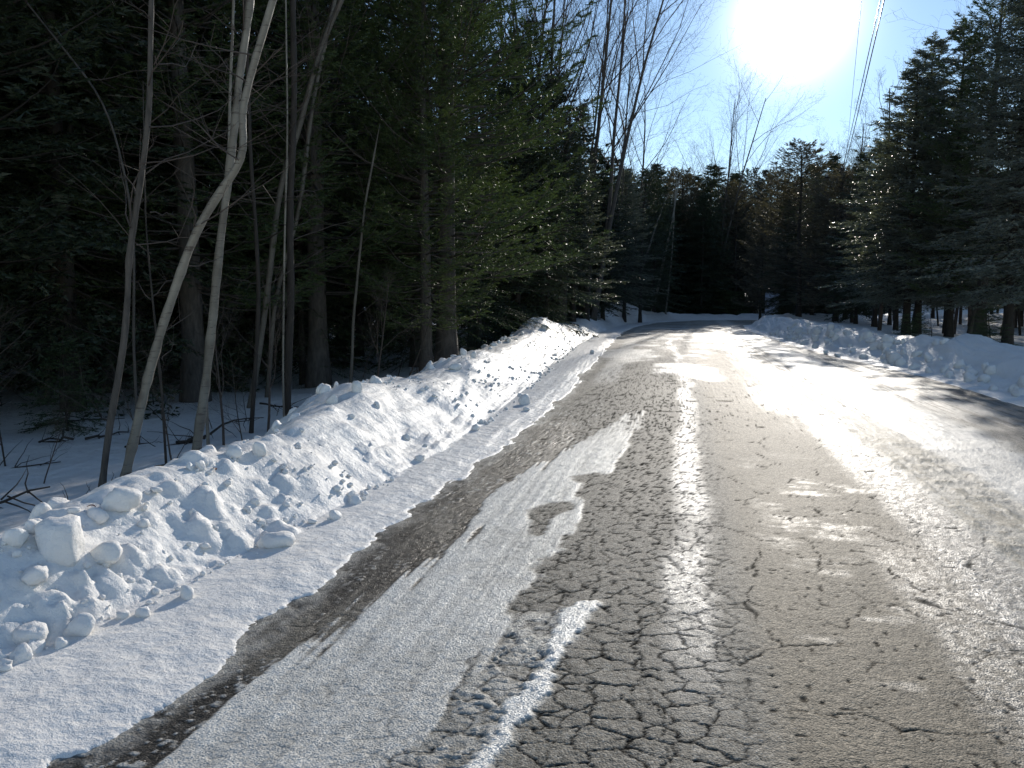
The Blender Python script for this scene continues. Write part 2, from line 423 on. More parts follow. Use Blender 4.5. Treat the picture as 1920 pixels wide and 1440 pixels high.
def land(x, y, fine=True):
    x = np.asarray(x, float); y = np.asarray(y, float)
    dl = sdist(x, y, LT); de = sdist(x, y, XE); dr = -sdist(x, y, RT)
    lump = fbm(x * 0.9, y * 0.9, 3, 4)
    far = sstep(20, 60, y)
    # left bank
    near_ = 1 - sstep(5, 9, y)
    wl = 0.62 + 0.5 * sstep(4, 11, y) + 0.12 * vnoise(y * 0.5, x * 0, 41)
    hc = 0.40 + 0.10 * sstep(4.5, 9, y) + 0.08 * vnoise(y * 0.35, x * 0, 8) + 0.12 * far
    hc = hc + 0.42 * np.exp(-((y - 27) ** 2 / 7)) + 1.05 * np.exp(-((y - 57) ** 2 / 40)) * np.exp(-((x + 5) ** 2 / 9)) - 0.15 * sstep(64, 70, y)
    floor_l = -0.42 + 0.22 * fbm(x * 0.18, y * 0.18, 21, 3) + 0.05 * lump
    up = hc * sstep(-0.04, 1, (dl + 0.12 * lump) / wl) ** 0.85
    zb = up - (hc - floor_l) * sstep(wl + 0.2 - 0.25 * near_, wl + 1.9 - 0.6 * near_, dl + 0.2 * lump)
    en = 0.19 * fbm(x * 2.4, y * 1.5, 51, 7, 0.66) + 0.05 * vnoise(x * 0.7, y * 0.7, 5)
    verge = 0.030 * sstep(0.0, 0.30, de + en) - 0.05 * (1 - sstep(-0.05, 0.0, de + en)) + 0.006 * fbm(x * 3, y * 3, 77, 3) + 0.004 * sstep(0, 0.2, de + en) * fbm(x * 13 + 0.8 * y, y * 1.1, 78, 3)
    zl = np.where(dl > 0, np.maximum(verge, 0) + zb, verge)
    # right bank
    wr = 1.25
    hr = 0.54 + 0.08 * vnoise(y * 0.4, x * 0, 18)
    floor_r = 0.10 + 0.2 * fbm(x * 0.15, y * 0.15, 31, 3)
    upr = hr * sstep(-0.04, 1, (dr + 0.15 * lump) / wr)
    zr = upr - (hr - 0.36) * sstep(wr + 0.1, wr + 2.2, dr) - (0.36 - floor_r) * sstep(3.5, 9, dr)
    enr = 0.10 * fbm(x * 1.2, y * 1.2, 61, 4)
    verge_r = 0.02 * sstep(0, 0.2, dr + 0.38 + enr) - 0.05 * (1 - sstep(-0.05, 0.0, dr + 0.38 + enr))
    zr = np.where(dr > 0, np.maximum(verge_r, 0) + zr, verge_r)
    left = dl > -1.2
    z = np.where(de + en > -0.06, zl, np.where(dr > -0.6, zr, -0.05))
    z = z + sstep(84, 150, y) * 5.5 * (0.8 + 0.2 * vnoise(x * 0.03, y * 0.03, 4)) + sstep(45, 130, np.abs(x)) * 2.0
    if fine:
        bank = np.where((dl > 0) | (dr > 0), 1.0, 0.0)
        onb = np.where(dl > 0, 1 - sstep(2.6, 4.0, dl), 0) + np.where(dr > 0, 1 - sstep(1.2, 2.6, dr), 0)
        ramp_in = sstep(0.0, 0.25, np.maximum(dl, dr))
        f1, e, cid = voronoi(x * 3.2 + 0.4 * lump, y * 3.2, 12)
        f3, e3, cid3 = voronoi(x * 7.5, y * 7.5 + 0.5 * lump, 13)
        f5, e5, cid5 = voronoi(x * 2.3 + 0.5 * lump, y * 2.3, 15)
        z = z + np.where((dr > 0) & (dr < 1.9), 0.16 * (1 - sstep(1.2, 1.9, dr)) * sstep(0, 0.3, dr) * np.clip(1 - (f5 * 1.5) ** 2, 0, 1) ** 0.6 * cid5, 0)
        clumpy = sstep(-0.25, 0.5, vnoise(x * 0.8, y * 0.8, 91))
        z = z + onb * ramp_in * (np.where(dr > 0, 0.075, 0.024) * (1 - f1 ** 2) * cid ** 2 * (0.15 + 0.85 * clumpy) + np.where(dr > 0, 0.04, 0.02) * (1 - f3 ** 2) * cid3 * clumpy)
        z = z + bank * (0.035 * fbm(x * 2.5, y * 2.5, 70, 5, 0.6) * (0.4 + onb)) + onb * ramp_in * 0.06 * fbm(x * 1.1, y * 1.1, 170, 2)
        z = z + onb * 0.045 * ramp_in * np.abs(vnoise(x * 1.6 + y * 0.9, y * 0.5, 47))
    return z, dl, de, dr

# lumps frozen into the banks: rounded bumps raised out of the surface
NB = 2600
ly = 1.3 + 56 * rng.random(NB) ** 2.4
side = rng.random(NB) < 0.66
lt_x = np.interp(ly, [p[1] for p in LT[:12]], [p[0] for p in LT[:12]])
rt_x = np.interp(ly, [p[1] for p in RT[:9]], [p[0] for p in RT[:9]])
u = rng.random(NB)
off = np.where(rng.random(NB) < 0.45, 0.02 + 0.35 * u ** 1.5, 0.1 + 1.9 * u)
lx = np.where(side, lt_x - off, rt_x + off * 0.8)
lr = (0.018 + 0.062 * rng.random(NB) ** 2.2) * np.where(side, 1.0, 1.35) * (1 + 0.012 * ly)
keep = (vnoise(lx * 0.9, ly * 0.7, 33) > 0.0) | ~side
lx, ly, lr = lx[keep], ly[keep], lr[keep]

rows = [-7, -4, -2, -0.5, 0.5, 1.0]
y = 1.25
while y < 60:
    rows.append(y); y += min(max(0.0017 * y * y, 0.010), 0.6)
while y < 230:
    rows.append(y); y += 0.7 + (y - 60) * 0.05
rows = np.array(rows)
ltx = np.interp(rows, [p[1] for p in LT[:12]] + [66, 230], [p[0] for p in LT[:12]] + [-1.5, -1.5])
rtx = np.interp(rows, [p[1] for p in RT[:9]] + [60, 230], [p[0] for p in RT[:9]] + [6.5, 6.5])
seg = [(0, 70), (70, 440), (440, 452), (452, 610), (610, 680)]
def lin(a, b, n): return a[:, None] + (b - a)[:, None] * np.linspace(0, 1, n)[None, :]
far_l = -(4.6 + np.exp(np.linspace(np.log(150.0), np.log(0.12), 70)))
XL = ltx[:, None] + far_l[None, :]
XLb = lin(ltx - 4.6, ltx + 1.25, 371)[:, 1:]
XM = lin(ltx + 1.25, rtx - 0.8, 13)[:, 1:]
XRb = lin(rtx - 0.8, rtx + 3.9, 159)[:, 1:]
XR = rtx[:, None] + (3.9 + np.exp(np.linspace(np.log(0.12), np.log(170.0), 70)))[None, :]
GX = np.concatenate([XL, XLb, XM, XRb, XR], 1)
GY = np.repeat(rows[:, None], GX.shape[1], 1)
GZ, DL, DE, DR = land(GX, GY)
for bx, by, br in zip(lx, ly, lr):
    i0, i1 = np.searchsorted(rows, [by - br, by + br])
    if i1 - i0 < 1: continue
    c0, c1 = (60, 445) if bx < 2 else (445, 620)
    sx = GX[i0:i1, c0:c1]; sy = GY[i0:i1, c0:c1]
    ang = rng.uniform(0, math.pi); st = rng.uniform(0.7, 1.0)
    ux = (sx - bx) * math.cos(ang) + (sy - by) * math.sin(ang); uy = -(sx - bx) * math.sin(ang) + (sy - by) * math.cos(ang)
    q = 1 - (np.abs(ux) / br) ** 2.4 - (np.abs(uy) / (br * st)) ** 2.4
    GZ[i0:i1, c0:c1] += np.where(q > 0, np.clip(q, 0, 1) ** 0.45 * br * rng.uniform(0.3, 0.62), 0)
def sheet(name, c0, c1, m):
    X, Yv, Z = GX[:, c0:c1], GY[:, c0:c1], GZ[:, c0:c1]
    r, c = X.shape
    V = np.stack([X, Yv, Z], -1).reshape(-1, 3)
    i = (np.arange(r - 1)[:, None] * c + np.arange(c - 1)[None, :]).ravel()
    me = mesh_np(name, V, quads=np.stack([i, i + 1, i + c + 1, i + c], 1), mats=[m])
    return link(name, me, kind='structure')
NC = GX.shape[1]
sheet('forest_floor', 0, 71, M_FLOOR)
sheet('snow_bank', 70, 446, M_SNOW)
sheet('ground_under_road', 445, 448, M_SNOW)
sheet('snow_bank', 447, 611, M_SNOW)
sheet('forest_floor', 610, NC, M_FLOOR)
def zland(x, y): return float(land(np.array([x]), np.array([y]), True)[0][0])
def hit(px, py, dmax=80):                        # where a sight line first meets the snow
    X, Y, U = ray(px, py)
    ts = np.linspace(1.5, dmax, 4000)
    z = land(X * ts, Y * ts, False)[0]
    k = np.argmax(CAM_H + U * ts < np.maximum(z, 0))
    return X * ts[k], Y * ts[k]

# ------------------------------------------------------------------ the road
def P(pts): return [ground(a, b) for a, b in pts]
SHEET = P([(270, 1440), (430, 1325), (530, 1250), (640, 1165), (760, 1075), (890, 992), (902, 940), (1010, 872), (1060, 842), (1110, 820),
           (1150, 790), (1180, 768), (1210, 768), (1200, 805), (1165, 850), (1140, 888), (1095, 905), (1088, 930), (1100, 952), (1060, 1012),
           (1010, 1062), (985, 1095), (960, 1135), (940, 1180), (900, 1235), (850, 1300), (800, 1370), (735, 1450), (700, 1600), (100, 1600)])
HOLES = [P([(985, 955), (1030, 938), (1068, 935), (1085, 950), (1032, 966), (1020, 1002), (985, 1000)]),
         P([(995, 985), (1030, 975), (1015, 1005), (985, 1010)]),
         P([(1070, 895), (1130, 885), (1140, 905), (1085, 908)])]
SLUSH = P([(735, 1445), (800, 1370), (850, 1300), (900, 1235), (950, 1160), (1000, 1145), (1120, 1132), (1060, 1205), (1030, 1240), (1000, 1300),
           (925, 1450), (900, 1600), (700, 1600)])
RIM = P([(1050, 1150), (1085, 1135), (1122, 1135), (1105, 1165), (1062, 1203), (1035, 1240), (1015, 1290), (962, 1380), (915, 1450), (880, 1600),
         (800, 1600), (870, 1445), (960, 1310), (1000, 1235)])
ry = []
y = 1.3
while y < 80:
    ry.append(y); y += min(max(0.00088 * y * y, 0.0045), 0.35)
ry = np.array(ry)
exx = np.interp(ry, [p[1] for p in LT[:12]], [p[0] for p in LT[:12]])
rxx = np.interp(ry, [p[1] for p in RT[:9]], [p[0] for p in RT[:9]])
exx = np.where(ry > 58, exx[np.searchsorted(ry, 58)] , exx); 
x0 = np.maximum(exx - 0.1, -1.05 * ry - 1.3)
x1 = np.where(ry < 52, np.minimum(rxx + 0.2, 0.46 * ry + 1.2), 4.5 + (ry - 52) * 2.2)
x0 = np.where(ry > 58, exx + (ry - 58) * 0.1, x0)
NCR = 640
RX = x0[:, None] + (x1 - x0)[:, None] * np.linspace(0, 1, NCR)[None, :]
RY = np.repeat(ry[:, None], NCR, 1)
sh = RX.shape
x = RX.ravel(); yv = RY.ravel()
wx = x + 0.09 * fbm(x * 3.0, yv * 2.6, 100, 6, 0.68)
wy = yv + 0.16 * fbm(x * 2.4, yv * 2.2, 120, 6, 0.68)
fine_n = fbm(x * 9, yv * 9, 140, 4, 0.7)
streak = fbm(x * 22, yv * 0.8, 160, 3, 0.6)         # tyre marks run along the road
patch = fbm(x * 0.9, yv * 0.55, 180, 5, 0.6)
cross = fbm(x * 0.5, yv * 0.45, 190, 4, 0.6)
edge_of = x - np.interp(yv, [p[1] for p in XE[:13]], [p[0] for p in XE[:13]])
def soft(d, wd): return sstep(-wd, wd, d)
a = inpoly(wx, wy, SHEET) + (0.06 + 0.10 * (wx < -1.1)) * streak
sheet_m = soft(a + 0.015 * fine_n, 0.025)
for hpoly in HOLES:
    sheet_m = sheet_m * (1 - soft(inpoly(wx, wy, hpoly) + 0.03 * fine_n, 0.03))
sheet_m = sheet_m * (0.72 + 0.28 * sstep(-0.5, 0.3, patch + 0.5 * fine_n)) * (0.82 + 0.18 * sstep(-0.5, 0.2, streak))
fade = 1 - sstep(7.5, 11.8, yv) * sstep(-0.2, 0.5, streak + 0.3)
sheet_m = sheet_m * fade
slush = soft(inpoly(wx, wy, SLUSH), 0.05)
sl_n = fbm(x * 4.5 + 1.5 * fine_n, yv * 3.5, 210, 4, 0.6)
slush_m = slush * (0.30 + 0.5 * sstep(-0.15, 0.35, sl_n)) * (0.25 + 0.75 * sstep(-0.35, 0.1, sl_n))
rim_m = soft(inpoly(wx, wy, RIM) + 0.03 * fine_n, 0.02)
# white worn line a little left of the middle
cl = np.interp(yv, [0, 3.6, 5.3, 9.9, 15, 22, 31, 60], [0.04, 0.05, 0.09, 0.10, 0.10, -0.05, -0.5, 0.5])
dcl = np.abs(x - cl + 0.05 * vnoise(yv * 1.3, x * 0, 222) + 0.02 * fine_n)
cline = (0.72 + 0.28 * sstep(-0.2, 0.3, fine_n + 0.5 * streak)) * (1 - sstep(0.05, 0.18, dcl + 0.06 * fine_n)) * (0.35 + 0.65 * sstep(-0.35, 0.3, fbm(yv * 1.1, x * 3, 230, 3))) * sstep(2.6, 4.5, yv)
# bands on the far side
spark = sstep(1.45, 1.65, wx) * (1 - sstep(1.88, 2.02, wx)) + 0.9 * sstep(1.10, 1.25, wx) * (1 - sstep(1.55, 1.7, wx)) * (1 - sstep(4.6, 6.0, yv))
tanb = (0.55 + 0.45 * sstep(-0.3, 0.2, fine_n + 0.6 * streak)) * sstep(1.9, 2.02, wx + 0.05 * patch) * (1 - sstep(2.45, 2.65, wx + 0.08 * cross)) * (1 - sstep(9.5, 13, yv)) 
white_r = sstep(2.42, 2.6, wx) * (1 - sstep(3.35, 3.7, wx + 0.2 * cross)) * sstep(0, 3, yv) * (0.75 + 0.25 * sstep(-0.3, 0.3, patch))
far_glare = (0.12 + 0.88 * sstep(-0.25, 0.25, 0.8 * patch + 1.0 * streak + 0.4 * fine_n)) * sstep(9.5, 14.5, yv + 3 * cross + 1.5 * patch) * sstep(1.05, 1.75, wx + 0.25 * patch + 0.012 * (yv - 12)) * (1 - 0.6 * sstep(4.2, 4.8, wx) * (1 - sstep(16, 20, yv)))  # glazed stretch; the sun glare on it is painted in as pale ice
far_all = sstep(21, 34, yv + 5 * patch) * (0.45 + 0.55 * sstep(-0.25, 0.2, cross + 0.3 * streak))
xband = sstep(12.5, 14, yv) * sstep(0.05, 0.35, fbm(x * 0.45, yv * 0.28, 260, 4, 0.6)) * (1 - sstep(0.4, 1.0, np.abs(wx + 0.9) - 0.9))
lband = sstep(14, 17, yv) * sstep(-1.75, -1.55, wx + 0.03 * (yv - 14)) * (1 - sstep(-1.3, -1.1, wx + 0.03 * (yv - 14))) * 0.7
glz_p = sstep(0.15, 0.42, fbm(x * 2.0, yv * 3.6, 240, 4, 0.6)) * sstep(0.45, 0.8, wx) * (1 - sstep(1.9, 2.2, wx)) * (1 - sstep(6.5, 9, yv)) * sstep(3.0, 3.6, yv + 0.5 * (1.0 - wx))
en_r = 0.19 * fbm(x * 2.4, yv * 1.5, 51, 7, 0.66) + 0.05 * vnoise(x * 0.7, yv * 0.7, 5)
fr_d = -(sdist(x, yv, XE) + en_r)                        # distance out from the ragged lip of the verge snow
fringe = (1 - sstep(0.0, 0.16, fr_d + 0.07 * fine_n)) * sstep(-0.45, 0.25, fine_n + 0.4 * patch) * (1 - sstep(18, 26, yv))
ice = np.clip(np.maximum.reduce([sheet_m * 0.92, slush_m * 0.75, rim_m, white_r * 0.68, tanb * 0.8, fringe * 0.62, far_glare * 0.32, far_all * 0.25, xband * 0.45, lband * 0.4, cline * 0.30]), 0, 1)
bits = (edge_of < 0.9) * (1 - sheet_m) * sstep(0.35, 0.75, vnoise(x * 60, yv * 42, 555)) * sstep(-0.1, 0.5, fbm(x * 3.2, yv * 2.4, 556, 4) + 0.5 * streak) * (1 - sstep(10, 14, yv))
ice = np.clip(np.maximum(ice, bits * 0.6), 0, 1)
speck = sstep(0.25, 0.7, 0.5 + 0.5 * vnoise(x * 38, yv * 38, 333))
glz = np.clip(np.maximum.reduce([cline * 0.9, spark * 0.6, glz_p * 0.45, far_glare * 0.45, far_all * 0.4, xband * 0.8, lband * 0.6, sheet_m * 0.35, white_r * 0.35]), 0, 1) * (0.35 + 0.65 * speck)
wet = (1 - sstep(0.55, 0.75, edge_of - 0.10 * patch - 0.02 * fine_n + 0.06 * sstep(9, 12, yv) * 6)) * (1 - sheet_m) * (1 - sstep(9.5, 11, yv)) * (0.50 + 0.50 * sstep(-0.35, 0.25, fbm(x * 3, yv * 1.5, 270, 5) + 0.4 * streak))
wet_r = sstep(3.5, 4.1, wx + 0.3 * patch) * (1 - sstep(16, 21, yv)) * 0.85
wet = np.clip(np.maximum(wet, wet_r * (1 - 0.5 * sstep(-0.1, 0.3, patch))), 0, 1)
tan_m = np.clip(np.maximum.reduce([tanb, slush_m * 0.35 * (1 - rim_m), fringe * 0.45]), 0, 1)
brown = np.clip(sstep(0.25, 0.5, x) * (1 - sstep(1.4, 1.7, x)) * 0.8 + 0.2, 0, 1)
# cracks: small blocks left of the middle, longer ones beyond
cxn = x + 0.05 * fbm(x * 7, yv * 7, 300, 5, 0.62) ; cyn = yv + 0.05 * fbm(x * 7, yv * 7, 310, 5, 0.62)
_, e1, id1 = voronoi(cxn / 0.15, cyn / 0.115, 40, 0.85)
_, e2, _ = voronoi(cxn / 0.42, cyn / 0.60, 45, 0.9)
_, e3, _ = voronoi(cxn / 0.085, cyn / 0.075, 48, 0.9)
wid = 0.5 + 0.5 * vnoise(x * 6, yv * 6, 320); wid = 0.2 + 0.8 * wid
pxw = 0.0035 * yv                                      # thin lines widen slightly with distance so that they survive
zone = sstep(-1.75, -1.45, x) * (1 - sstep(0.0, 0.45, x + 0.12 * patch)) + 0.10 * (1 - sstep(0.5, 1.0, x))
c1 = (1 - sstep(0.006 + 0.026 * wid, 0.040 + 0.048 * wid + pxw, e1)) * np.clip(zone, 0, 1) * sstep(0.05, 0.30, zone * (0.45 + 0.55 * wid) + 0.03)
c2 = (1 - sstep(0.0 + 0.004 * wid, 0.007 + 0.011 * wid + 0.6 * pxw, e2)) * sstep(0.35, 0.85, wid + 0.3 * zone)
c3 = (1 - sstep(0.02, 0.10, e3)) * sstep(0.80, 0.95, wid) * np.clip(zone, 0, 1) * 0.6 * (1 - sstep(4, 6, yv))
crack = np.clip(np.maximum.reduce([c1, c2 * 0.9, c3]), 0, 1) * (1 - sstep(9, 24, yv) * 0.75)
pit = (1 - sstep(5, 8, yv)) * sstep(0.88, 0.97, 0.5 + 0.5 * vnoise(x * 30, yv * 30, 350)) * 0.75 * sstep(0.2, 0.5, x + 0.2)
crack = np.clip(np.maximum(crack, pit), 0, 1) * (1 - np.clip(ice * 1.25, 0, 1) ** 1.5) * (1 - 0.25 * glz)
z = 0.02 * (1 - ((x - 1.7) / 3.6) ** 2) * 0.6 - 0.012 + 0.004 * fbm(x * 1.2, yv * 1.2, 360, 3)
z = z - 0.0055 * crack * (1 - sstep(6, 14, yv)) + 0.002 * (id1 - 0.5) * np.clip(zone, 0, 1) * (1 - sstep(12, 20, yv))
z = z + 0.0022 * fbm(x * 40, yv * 40, 370, 2) * (1 - 0.6 * ice) + 0.007 * ice * (0.8 + 0.35 * fine_n + 0.25 * streak)
ridge = np.abs(fbm(x * 5, yv * 3, 380, 3))
z = z + (0.016 * tanb + 0.010 * white_r) * (0.5 + ridge) * sstep(-0.2, 0.4, fbm(x * 3, yv * 5, 390, 3)) + 0.010 * slush_m * np.abs(sl_n) * 2 + 0.006 * rim_m
me = mesh_np('road', np.stack([x, yv, z], 1),
             quads=(lambda i: np.stack([i, i + 1, i + NCR + 1, i + NCR], 1))((np.arange(sh[0] - 1)[:, None] * NCR + np.arange(NCR - 1)[None, :]).ravel()), mats=[M_ROAD])
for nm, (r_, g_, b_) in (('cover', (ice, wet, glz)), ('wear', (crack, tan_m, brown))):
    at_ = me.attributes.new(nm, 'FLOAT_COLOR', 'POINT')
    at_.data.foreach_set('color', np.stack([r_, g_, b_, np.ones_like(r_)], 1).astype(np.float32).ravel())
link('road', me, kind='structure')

# ------------------------------------------------------------------ blocks and crumbs of ploughed snow
def ico(sub):
    import bmesh
    bm = bmesh.new(); bmesh.ops.create_icosphere(bm, subdivisions=sub, radius=1)
    v = np.array([q.co[:] for q in bm.verts]); f = np.array([[q.index for q in p.verts] for p in bm.faces]); bm.free()
    return v, f
ICO4, ICO3, ICO1 = ico(4), ico(3), ico(1)
def block(seed, base=ICO4, planes=14, soft_=18):
    r = np.random.default_rng(seed); v, f = base
    pn = r.normal(size=(planes, 3)); pn /= np.linalg.norm(pn, axis=1)[:, None]
    pd = r.uniform(0.62, 1.0, planes)
    q = np.maximum(v @ pn.T / pd[None, :], 1e-3)
    rad = 1 / ((q ** soft_).sum(1) + 0.9 ** soft_) ** (1 / soft_)
    p = v * rad[:, None]
    p += v * (0.07 * vnoise(p[:, 0] * 2.3 + seed * 7, p[:, 1] * 2.3 + p[:, 2] * 1.7, seed)[:, None] + 0.04 * vnoise(p[:, 0] * 6 + p[:, 2] * 5, p[:, 1] * 6, seed + 3)[:, None] + 0.035 * np.sin(p[:, :1] * 9 + seed) * np.cos(p[:, 1:2] * 8) + 0.025 * np.sin(p[:, 2:3] * 17 + p[:, :1] * 13))
    return p * np.array([1, r.uniform(0.7, 1), r.uniform(0.7, 1.0)]), f
BL = []
for k in range(9):
    v_, f_ = block(k + 1, ICO3)
    BL.append(mesh_np('snow_block', v_, tris=f_, mats=[M_CHUNK]))
def chunk(px, py, wpx, label, group=None, hfac=1.0, k=None, xy=None, name='snow_block', sink=0.45):
    bx, by = xy if xy else hit(px, py + wpx * 0.35)
    d = math.hypot(bx, by)
    r = wpx / F_PX * d / 2 * 0.88
    o = link(name, BL[(k if k is not None else random.randrange(9))], loc=(bx, by, zland(bx, by) + r * hfac * (1 - sink) * 0.8),
             rot=(random.uniform(-.5, .5), random.uniform(-.5, .5), random.uniform(0, 6.3)), scale=(r * 1.1, r * 1.1, r * 1.1 * hfac),
             label=label, category='snow block', group=group)
    return o
chunk(112, 1012, 92, 'largest squarish snow block standing on the near left bank crest', k=0)
chunk(62, 990, 36, 'small snow block leaning against the largest block on the left', k=1)
chunk(28, 1008, 44, 'snow lump on the crest at the left edge of the photo', k=2)
chunk(228, 945, 66, 'jagged snow block on the bank in front of the curved birch', k=3)
chunk(180, 968, 38, 'low crumbled snow lump between the largest block and the jagged block', k=4)
chunk(440, 848, 34, 'upright pale snow block alone on the crest below the straight birch', hfac=1.3, k=5)
chunk(485, 838, 30, 'rounded snow block right behind the upright crest block', k=6)
chunk(357, 887, 18, 'left one of two small cubes of snow side by side on the crest', k=7, hfac=1.2)
chunk(376, 886, 20, 'right one of two small cubes of snow side by side on the crest', k=0, hfac=1.2)
chunk(986, 748, 27, 'round snow block lying on the flat verge at the bank foot, casting a shadow', k=6)
chunk(987, 766, 13, 'small egg-shaped lump just in front of the round block on the verge', k=8, hfac=1.2)
chunk(892, 800, 20, 'lump of snow at the bank foot beside the wet asphalt tip', k=2)
chunk(908, 790, 11, 'small lump of snow to the right of the bank foot lump', k=3)
chunk(1110, 659, 12, 'lone distant snow lump out on the white verge', k=4)
chunk(628, 962, 30, 'smooth snow lump at the bank foot beside the dark wet strip', k=5)
chunk(350, 1108, 34, 'single snow lump lying on the flat verge near the camera', k=6, sink=0.7)
chunk(268, 1142, 34, 'half buried snow lump low on the verge below the near bank', k=7, sink=0.8)
chunk(660, 928, 20, 'small snow lump on the toe of the bank above the smooth lump', k=1)
chunk(520, 1000, 60, 'broad rounded snow lump at the foot of the near hump', k=8, sink=0.6)
chunk(205, 1048, 60, 'rounded snow lump on the road-side face under the largest block', k=4, sink=0.5)
chunk(70, 1080, 50, 'snow lump on the near bank face at the left edge', k=3, sink=0.5)
chunk(60, 1180, 60, 'snow lump at the foot of the near bank by the left frame edge', k=2, sink=0.5)
chunk(150, 1165, 60, 'wide snow lump at the foot of the bank, beside the verge', k=1, sink=0.6)
chunk(1022, 610, 17, 'snow cap on top of the pointed mound along the left bank', k=5)
chunk(868, 662, 20, 'snow block wedged against the thick grey trunk', k=6)
chunk(888, 668, 16, 'upright slab of snow right of the block by the grey trunk', k=7, hfac=1.4)
chunk(852, 682, 26, 'fat snow lump pressed to the foot of the thick grey trunk', k=8)
chunk(1548, 660, 11, 'leftmost ball of snow at the foot of the far right bank', k=4)
chunk(1570, 665, 12, 'second ball of snow at the foot of the right bank', k=5)
for gi in range(250):                              # smaller blocks along both banks
    left = gi < 130
    yy = 2.2 + 26 * random.random() ** 1.7 if left else 12 + 26 * random.random()
    base = np.interp(yy, [p[1] for p in (LT if left else RT)[:9]], [p[0] for p in (LT if left else RT)[:9]])
    if left:
        crest = random.random() < 0.55
        o_ = (0.75 + 0.5 * (yy > 8)) + random.uniform(-0.1, 0.9) if crest else random.uniform(-0.12, 0.35)
        xx = base - o_
        rr = random.uniform(0.035, 0.10) if crest else random.uniform(0.02, 0.06)
        lab = 'small block of snow among many along the crest of the left bank' if crest else 'small lump of snow among many at the foot of the left bank'
        grp = 'small blocks along the left bank crest' if crest else 'small lumps at the left bank foot'
    else:
        xx = base + random.uniform(-0.05, 0.9); rr = random.uniform(0.06, 0.19)
        lab = 'rounded lump of snow among many on the shaded right bank'; grp = 'lumps on the right bank'
    link('snow_block', BL[random.randrange(9)], loc=(xx, yy, zland(xx, yy) + rr * 0.15), rot=tuple(random.uniform(0, 6) for _ in range(3)),
         scale=(rr, rr, rr * random.uniform(0.8, 1.2)), label=lab, category='snow block', group=grp)
g = Geo()
for k in range(2600):
    yy = 1.6 + 34 * random.random() ** 2.2
    base = np.interp(yy, [p[1] for p in LT[:10]], [p[0] for p in LT[:10]])
    xx = base + 0.10 - random.random() ** 1.3 * 2.4
    if vnoise(np.array([xx * 1.1]), np.array([yy * 0.9]), 33)[0] < -0.1: continue
    rr = 0.008 + 0.028 * random.random() ** 2.5
    g.add(ICO1[0] * rr * np.array([random.uniform(.7, 1.2), random.uniform(.7, 1.2), random.uniform(.6, 1)]) + np.array([xx, yy, zland(xx, yy) + rr * 0.4]) +
          rng.normal(size=ICO1[0].shape) * rr * 0.12, t=ICO1[1])
link('snow_crumbs', g.mesh('snow_crumbs', [M_CHUNK]), kind='stuff', label='crumbs of ploughed snow scattered over the left bank', category='snow crumbs')

# ------------------------------------------------------------------ trees
def unit(v): return v / (np.linalg.norm(v, axis=-1, keepdims=True) + 1e-9)
def needles(geo, org, dr, up, L, per, nl, nw, spread=55, r=rng):
    """needle bunches on both sides of many twigs at once"""
    n = len(org)
    if n == 0: return
    s = (np.arange(per)[None, :] + r.random((n, per))) / per
    sidev = np.cross(dr, up); sidev = unit(sidev)
    sg = np.where(r.random((n, per)) < 0.5, -1, 1)
    p = org[:, None, :] + dr[:, None, :] * (s * L[:, None])[..., None]
    a = np.radians(spread + r.uniform(-22, 22, (n, per)))
    tilt = r.normal(0, 0.42, (n, per))
    d = dr[:, None, :] * np.cos(a)[..., None] + sidev[:, None, :] * (np.sin(a) * sg * np.cos(tilt))[..., None] + up[:, None, :] * (np.sin(a) * np.sin(tilt))[..., None]
    ln = nl * r.uniform(0.6, 1.25, (n, per)) * (1.1 - 0.5 * s)
    wv = unit(np.cross(d, r.normal(size=(n, per, 3)))) * (nw * 0.5 * r.uniform(0.7, 1.3, (n, per)))[..., None]
    A = p - wv; B = p + wv; T = p + d * ln[..., None]
    V = np.stack([A, B, T], 2).reshape(-1, 3)
    geo.add(V, t=np.arange(len(V)).reshape(-1, 3))
